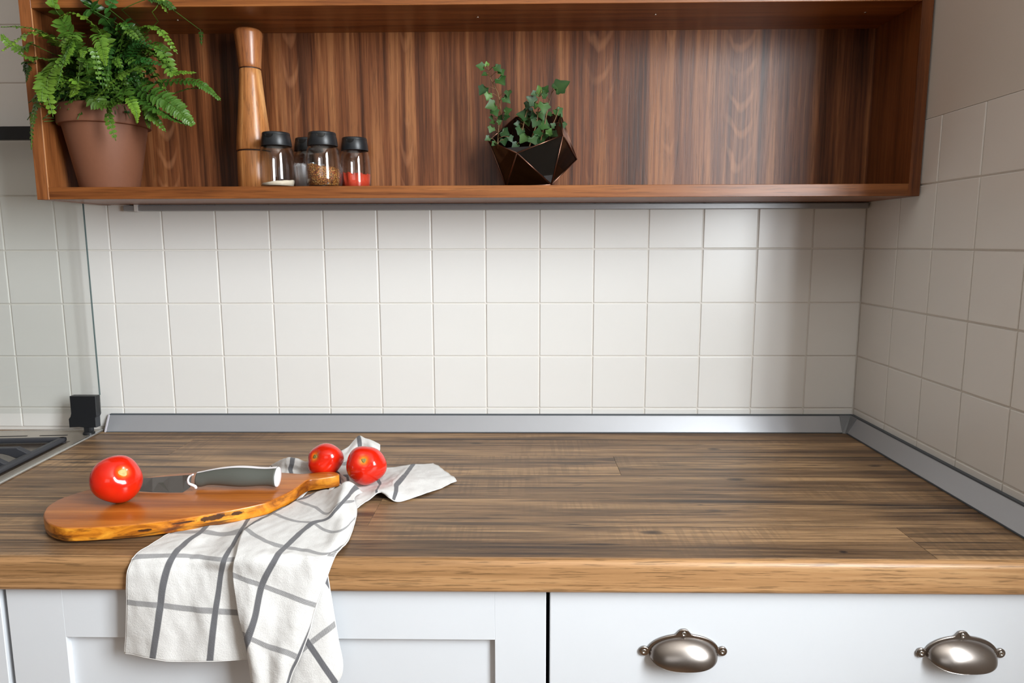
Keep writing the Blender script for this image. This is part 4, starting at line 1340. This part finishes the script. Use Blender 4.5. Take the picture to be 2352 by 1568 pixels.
# fold between the board and the rear tomato
cloth([
    [('z', 618, 1073, .002, -.55, -.4), ('z', 648, 1066, .003, -.25, -.4), ('z', 680, 1066, .003, .05, -.4), ('z', 705, 1070, .003, .3, -.4), ('z', 735, 1080, .003, .6, -.4), ('z', 768, 1092, .003, .9, -.4), ('z', 798, 1106, .002, 1.2, -.4)],
    [('z', 622, 1069, .004, -.55, .1), ('z', 650, 1054, .022, -.25, .1), ('z', 676, 1052, .028, .03, .1), ('z', 702, 1060, .026, .3, .1), ('z', 735, 1065, .024, .6, .1), ('z', 764, 1076, .020, .9, .1), ('z', 796, 1097, .010, 1.2, .1)],
    [('z', 628, 1073, .004, -.55, .35), ('z', 650, 1064, .018, -.25, .35), ('z', 671, 1064, .022, .0, .35), ('z', 700, 1071, .019, .3, .35), ('z', 735, 1074, .018, .6, .35), ('z', 766, 1083, .014, .92, .35), ('z', 796, 1104, .008, 1.2, .35)],
    [('z', 634, 1081, .003, -.55, .6), ('z', 652, 1078, .008, -.25, .6), ('z', 667, 1080, .009, .0, .6), ('z', 698, 1084, .008, .3, .6), ('z', 735, 1086, .008, .6, .6), ('z', 770, 1094, .006, .95, .6), ('z', 800, 1116, .004, 1.2, .6)],
    [('z', 640, 1100, .0012, -.55, .9), ('z', 660, 1100, .0012, -.25, .9), ('z', 675, 1102, .0012, .0, .9), ('z', 700, 1104, .0012, .3, .9), ('z', 738, 1106, .0012, .6, .9), ('z', 775, 1114, .0012, .95, .9), ('z', 806, 1128, .002, 1.2, .9)],
], 80, 44, 0.0009, 46, 8.0)

towel = mk('tea_towel', TV, TF, M['cloth'], None, smooth=True, origin=(-0.95, -0.58, ZC), uv=TU)
tag(towel, 'white linen tea towel with grey checks, draped over the worktop edge', 'towel')
M['hem'] = plain('white_hem', (214, 212, 209), 0.9, grain=0.05, gscale=500)


def hem(idx, r=0.0009):
    mk('hem', *tube([TV[k] + np.array([0, 0, 0.0003]) for k in idx], r, 6), M['hem'], towel, smooth=True)


b_, nu_, nv_ = EDGE[0]
hem([b_ + (nv_ - 1) * nu_ + i for i in range(nu_)])
hem([b_ + j * nu_ for j in range(10, nv_)], 0.0008)
b_, nu_, nv_ = EDGE[1]
hem([b_ + j * nu_ + nu_ - 1 for j in range(nv_)], 0.0010)
b_, nu_, nv_ = EDGE[2]
hem([b_ + j * nu_ + nu_ - 1 for j in range(nv_)], 0.0008)
b_, nu_, nv_ = EDGE[3]
hem([b_ + (nv_ - 1) * nu_ + i for i in range(nu_)])
hem([b_ + j * nu_ + nu_ - 1 for j in range(nv_)])
sm = towel.modifiers.new('thickness', 'SOLIDIFY')
sm.thickness = 0.0012
sm.offset = 0.0

# ------------------------------------------------------------------ cutting board
M['board'] = wood('oiled_teak_board', (136, 70, 22), (172, 98, 34), (198, 124, 52), 'X', 0.3, 0.5, 0.9, pores=0.25, swirl=1.3, spec=0.5)


def barkmat():
    t = NT('oiled_board_side')
    v = t.coord(scale=(26, 26, 60))
    n1 = t.noise(v, 1.0, 5, 0.6, 0.8)
    c_ = t.ramp(n1, [(0.33, srgb(120, 58, 14)), (0.5, srgb(196, 118, 28)), (0.68, srgb(226, 154, 48))])
    v2 = t.coord(scale=(10, 10, 70), loc=(3.1, 0.4, 0.2))
    n2 = t.noise(v2, 1.0, 4, 0.6, 0.6)
    c_ = t.mix(t.ramp(n2, [(0.56, 0.0), (0.66, 0.85)]), c_, srgb(58, 30, 16))
    wob = t.noise(t.coord(scale=(120, 120, 120)), 1.0, 2)
    for bx, sx, sz in ((488, 0.017, 0.0042), (546, 0.007, 0.003), (334, 0.010, 0.0016), (420, 0.012, 0.0012)):
        q = at(bx, np.interp(bx, [171, 297, 390, 508, 587], [1212, 1204, 1193.5, 1175, 1159]), 2, ZC + 0.0222)
        zz = 0.0125 if bx > 400 else 0.009
        vv = t.coord(scale=(1 / sx, 0.0, 1 / sz), loc=(-(q[0] + 1.03) / sx, 0, -zz / sz))
        ln = t.n('ShaderNodeVectorMath', operation='LENGTH')
        t.l(vv, ln.inputs[0])
        dd = t.math('ADD', ln.outputs['Value'], t.math('MULTIPLY', t.math('SUBTRACT', wob, 0.5), 1.6))
        c_ = t.mix(t.ramp(dd, [(0.75, 0.92), (1.0, 0.0)]), c_, srgb(48, 28, 20))
    t.base(c_)
    t.bump(n1, 0.3, 0.0012)
    t.props(0.3, 0, 0.5)
    return t.m


M['bark'] = barkmat()
ZB0, ZB1 = ZC + 0.0032, ZC + 0.0222
oc = [(99.5, 1183), (103, 1171), (113, 1159), (147, 1141), (208, 1122), (262, 1107), (326, 1097), (395, 1088), (463, 1083), (540, 1080), (610, 1082), (659, 1085), (693, 1087), (719, 1085), (748, 1082.5), (770, 1083.5), (779, 1087),
      (776, 1090.5), (759, 1094), (728, 1098.5), (710, 1101), (697, 1107), (670, 1126), (626, 1148), (587, 1159), (508, 1175), (390, 1193.5), (297, 1204), (171, 1212), (131, 1208.5), (108, 1198)]
oc3 = [at(x, y, 2, ZB1) for x, y in oc]
# smooth the outline
cl = np.array(oc3 + [oc3[0]])
den = []
for i in range(len(oc3)):
    P0, P1, P2, P3 = cl[i - 1 if i > 0 else -2], cl[i], cl[i + 1], cl[(i + 2) if i + 2 < len(cl) else 1]
    for u in (0, .25, .5, .75):
        den.append(0.5 * ((2 * P1) + (-P0 + P2) * u + (2 * P0 - 5 * P1 + 4 * P2 - P3) * u * u + (-P0 + 3 * P1 - 3 * P2 + P3) * u ** 3))
poly = [(p[0], p[1]) for p in den]
board = empty('cutting_board', (-1.03, -0.45, ZB0), 'oiled wooden cutting board with a live bark edge and short handle, lying on the towel', 'cutting board')
vf = prism(poly, ZB0, ZB1, axis=2, bev=0.0022, seg=3)
topf, sidef = [], []
Vb = vf[0]
mk('slab', [v for v in Vb], vf[1], M['board'], board, smooth=True, origin=(-1.03, -0.45, ZB0))
bo = bpy.data.objects['slab']
bo.data.materials.append(M['bark'])
for p in bo.data.polygons:
    if abs(p.normal.z) < 0.55: p.material_index = 1
bo.data.set_sharp_from_angle(angle=math.radians(40))
# grain of the board follows its long axis
bo.rotation_euler = (0, 0, 0)

# ------------------------------------------------------------------ tomatoes
def tomatomat():
    t = NT('ripe_tomato')
    tc = t.n('ShaderNodeTexCoord')
    sp = t.n('ShaderNodeSeparateXYZ')
    t.l(tc.outputs['Object'], sp.inputs[0])
    r2 = t.math('ADD', t.math('POWER', sp.outputs[0], 2.0), t.math('POWER', sp.outputs[1], 2.0))
    rad = t.math('SQRT', r2)
    up = t.math('GREATER_THAN', sp.outputs[2], 0.0)
    halo = t.math('MULTIPLY', t.ramp(rad, [(0.0042, 1.0), (0.0062, 0.35), (0.011, 0.0)]), up)
    v = t.coord()
    nz = t.noise(v, 45, 3)
    c_ = t.mix(nz, srgb(196, 18, 6), srgb(222, 44, 14))
    c_ = t.mix(t.math('MULTIPLY', halo, 0.7), c_, srgb(238, 152, 34))
    t.base(c_)
    t.props(0.16, 0, 0.5, 0.25)
    t.b.inputs['Coat Roughness'].default_value = 0.06
    t.b.inputs['Subsurface Weight'].default_value = 0.12
    t.b.inputs['Subsurface Radius'].default_value = (0.01, 0.002, 0.001)
    return t.m


M['tomato'] = tomatomat()
M['scar'] = plain('pale_stem_scar', (188, 166, 104), 0.7, grain=0.35, gscale=420)
M['scarg'] = plain('green_stem_scar', (132, 122, 62), 0.7, grain=0.3, gscale=420)


def tomato(px_, py_, rpx, hz, axis, label, seed, squash=0.92, scar='scar', lob=0.02, pts=(0, 0)):
    # centre from its outline in the photo and the height of its middle above the worktop
    c_ = at(px_, py_, 2, ZC + hz + 0.03)
    r = rpx / FPX * float((c_ - CAM) @ RM[:, 1])
    rr = random.Random(seed)
    ph = [rr.uniform(0, 6.28) for _ in range(4)]
    V, F = [], []
    nu, nv = 56, 36
    for j in range(nv + 1):
        th = math.pi * j / nv
        for i in range(nu):
            a = 2 * math.pi * i / nu
            st = math.sin(th)
            k = 1 + lob * st * (math.cos(5 * a + ph[0]) * 0.6 + math.cos(3 * a + ph[1]) + 0.8 * math.cos(2 * a + ph[2]))
            k *= 1 - 0.16 * math.exp(-(th / 0.30) ** 2) - 0.05 * math.exp(-((math.pi - th) / 0.3) ** 2)
            V.append(Vector((r * k * st * math.cos(a), r * k * st * math.sin(a), r * k * math.cos(th) * squash)))
    for j in range(nv):
        for i in range(nu):
            i2 = (i + 1) % nu
            F.append([j * nu + i, (j + 1) * nu + i, (j + 1) * nu + i2, j * nu + i2])
    me_o = mk('tomato', V, F, M['tomato'], None, smooth=True)
    Q = Vector(axis).to_track_quat('Z', 'Y')
    low = min((Q @ v.co).z for v in me_o.data.vertices)
    me_o.location = V3(at(px_, py_, 2, ZC + hz - low))     # resting on what carries it
    me_o.rotation_euler = Q.to_euler()
    tag(me_o, label, 'tomato', 'ripe red tomatoes')
    zt_ = r * 0.84 * squash
    sr = r * (0.19 if scar == 'scar' else 0.125)
    VS, FS = [], []
    for k in range(14):
        a = 2 * math.pi * k / 14
        w_ = sr * (1 + 0.18 * math.cos(3 * a + ph[3]))
        VS += [Vector((w_ * math.cos(a), w_ * math.sin(a), zt_ - 0.0006)), Vector((w_ * 0.8 * math.cos(a), w_ * 0.8 * math.sin(a), zt_ + 0.0020)), Vector((w_ * 0.35 * math.cos(a), w_ * 0.35 * math.sin(a), zt_ + 0.0012))]
    for k in range(14):
        k2 = (k + 1) % 14
        FS += [[k * 3, k2 * 3, k2 * 3 + 1, k * 3 + 1], [k * 3 + 1, k2 * 3 + 1, k2 * 3 + 2, k * 3 + 2]]
    FS.append([k * 3 + 2 for k in range(14)])
    s = mk('stem_scar', VS, FS, M[scar], None, smooth=True)
    s.parent = me_o
    return me_o


tomato(268, 1100, 54.0, .0224, (0.67, -0.50, 0.54), 'red tomato on the cutting board in front of the knife blade', 3, 0.9)
tomato(841, 1068, 45.0, .0052, (0.06, -0.82, 0.57), 'red tomato on the towel at the right of the board handle, stem scar facing forward', 8, 0.94, 'scarg', 0.03)
tomato(747, 1057, 41.0, .0036, (-0.46, -0.69, 0.49), 'red tomato behind the board handle, partly hidden by the towel fold', 5, 0.9, 'scarg', 0.04)

# ------------------------------------------------------------------ kitchen knife
M['blade'] = plain('steel_blade', (150, 150, 152), 0.16, 1.0)
M['grip'] = plain('grey_green_grip', (84, 86, 80), 0.42, grain=0.03, gscale=900)
M['wplastic'] = plain('white_knife_plastic', (236, 232, 234), 0.3)
ZT = ZB1
kn = empty('kitchen_knife', (-1.02, -0.41, ZT), 'kitchen knife with grey handle, white spine and end cap on the board', 'knife')
# handle: elliptical sections along a gentle arch, given by top and bottom outline in the photo
sec = [(449, 1088, 1118), (462, 1084.5, 1117), (480, 1080, 1112.5), (505, 1074.5, 1111), (530, 1072, 1113.5), (552, 1071.5, 1115.5), (575, 1071.5, 1114.5), (600, 1072, 1112), (620, 1072.5, 1112.5), (637, 1072, 1117)]
zmid = [.0135, .0140, .0165, .0180, .0185, .0185, .0185, .0185, .0185, .0180]
C_, A_ = [], []
for (x, yt, yb), zm in zip(sec, zmid):
    p0, p1 = at(x, yt, 2, ZT + zm), at(x, yb, 2, ZT + zm)
    cm = at(x, (yt + yb) / 2, 2, ZT + zm)
    dist = np.linalg.norm(cm - CAM)
    C_.append(cm); A_.append((yb - yt) / 2 / FPX * dist * 1.02)
for i in range(len(C_)):                     # one straight axis in plan
    t = (C_[i][0] - C_[0][0]) / (C_[-1][0] - C_[0][0])
    C_[i][1] = (1 - t) * -0.4105 + t * -0.4125
    C_[i][2] = max(C_[i][2], ZT + A_[i] * 0.86 + 0.0003)
NS = 28
cs = spline([np.array([*c_, a]) for c_, a in zip(C_, A_)], 40)


def hsec(c_, a, k0, k1, n, grow=1.0):
    out = []
    for k in range(n + 1):
        an = k0 + (k1 - k0) * k / n
        # slightly egg-shaped: tilt the long axis a little back
        y_, z_ = 0.80 * a * grow * math.cos(an), a * grow * math.sin(an)
        tl = 0.30
        out.append(Vector((c_[0], c_[1] + y_ * math.cos(tl) + z_ * math.sin(tl), c_[2] - y_ * math.sin(tl) * 0.5 + z_ * math.cos(tl) * 0.94)))
    return out


V, F = [], []
n = 32
for q in cs: V += hsec(q[:3], q[3], 0, 2 * math.pi, n)[:-1]
for i in range(len(cs) - 1):
    for k in range(n):
        k2 = (k + 1) % n
        F.append([i * n + k, i * n + k2, (i + 1) * n + k2, (i + 1) * n + k])
F.append(list(range(n))[::-1]); F.append([(len(cs) - 1) * n + k for k in range(n)])
grip = mk('handle', V, F, M['grip'], kn, smooth=True)
# white spine strip along the top of the handle
V, F = [], []
for q in cs:
    V += hsec(q[:3], q[3], math.radians(62), math.radians(118), 6, 1.035)
for i in range(len(cs) - 1):
    for k in range(6):
        F.append([i * 7 + k, i * 7 + k + 1, (i + 1) * 7 + k + 1, (i + 1) * 7 + k])
mk('spine_strip', V, F, M['wplastic'], grip, smooth=True)
# white end cap, faintly domed
q = cs[-1]
V, F = [], []
rings = [(0.97, -0.0005), (0.98, 0.0010), (0.90, 0.0026), (0.6, 0.0034), (0.25, 0.0037)]
for g_, dx in rings:
    V += [v + Vector((dx, 0, 0)) for v in hsec(q[:3], q[3], 0, 2 * math.pi, n, g_)[:-1]]
for i in range(len(rings) - 1):
    for k in range(n):
        k2 = (k + 1) % n
        F.append([i * n + k, i * n + k2, (i + 1) * n + k2, (i + 1) * n + k])
F.append([(len(rings) - 1) * n + k for k in range(n)])
mk('end_cap', V, F, M['wplastic'], grip, smooth=True)
# blade lying on its edge, leaning back
bt = []
for x, yt, zt_, yb in ((441, 1090.5, .0165, 1119), (420, 1092, .0165, 1130.5), (390, 1094, .016, 1130.8), (350, 1097, .0155, 1130), (318, 1099, .0145, 1128), (280, 1103, .012, 1122), (250, 1108, .007, 1114)):
    bt.append((at(x, yt, 2, ZT + zt_), at(x - (4 if x > 425 else 0), yb, 2, ZT + (0.0006 if x < 430 else .006))))
V, F = [], []
for a_, b_ in bt:
    nrm = Vector((0, -0.55, 0.8)) * 0.0008
    V += [V3(a_) + nrm, V3(b_), V3(a_) - nrm]
for i in range(len(bt) - 1):
    for k in range(3):
        k2 = (k + 1) % 3
        F.append([i * 3 + k, i * 3 + k2, (i + 1) * 3 + k2, (i + 1) * 3 + k])
F += [[2, 1, 0], [(len(bt) - 1) * 3 + k for k in range(3)]]
mk('blade', V, F, M['blade'], kn)
# white bolster lip wrapping the front of the handle
bp = [at(447, 1087, 2, ZT + .024), at(438, 1092, 2, ZT + .020), at(434.5, 1101, 2, ZT + .017), at(437, 1108, 2, ZT + .0145), at(444, 1111, 2, ZT + .0125), at(451, 1114.5, 2, ZT + .0095), at(452.5, 1118, 2, ZT + .0065)]
bp = [p + np.array([0, -0.004, 0]) for p in bp]
mk('bolster', *tube(spline(bp, 26), [0.0012 + 0.0012 * i / 25 for i in range(26)], 10), M['wplastic'], kn, smooth=True)
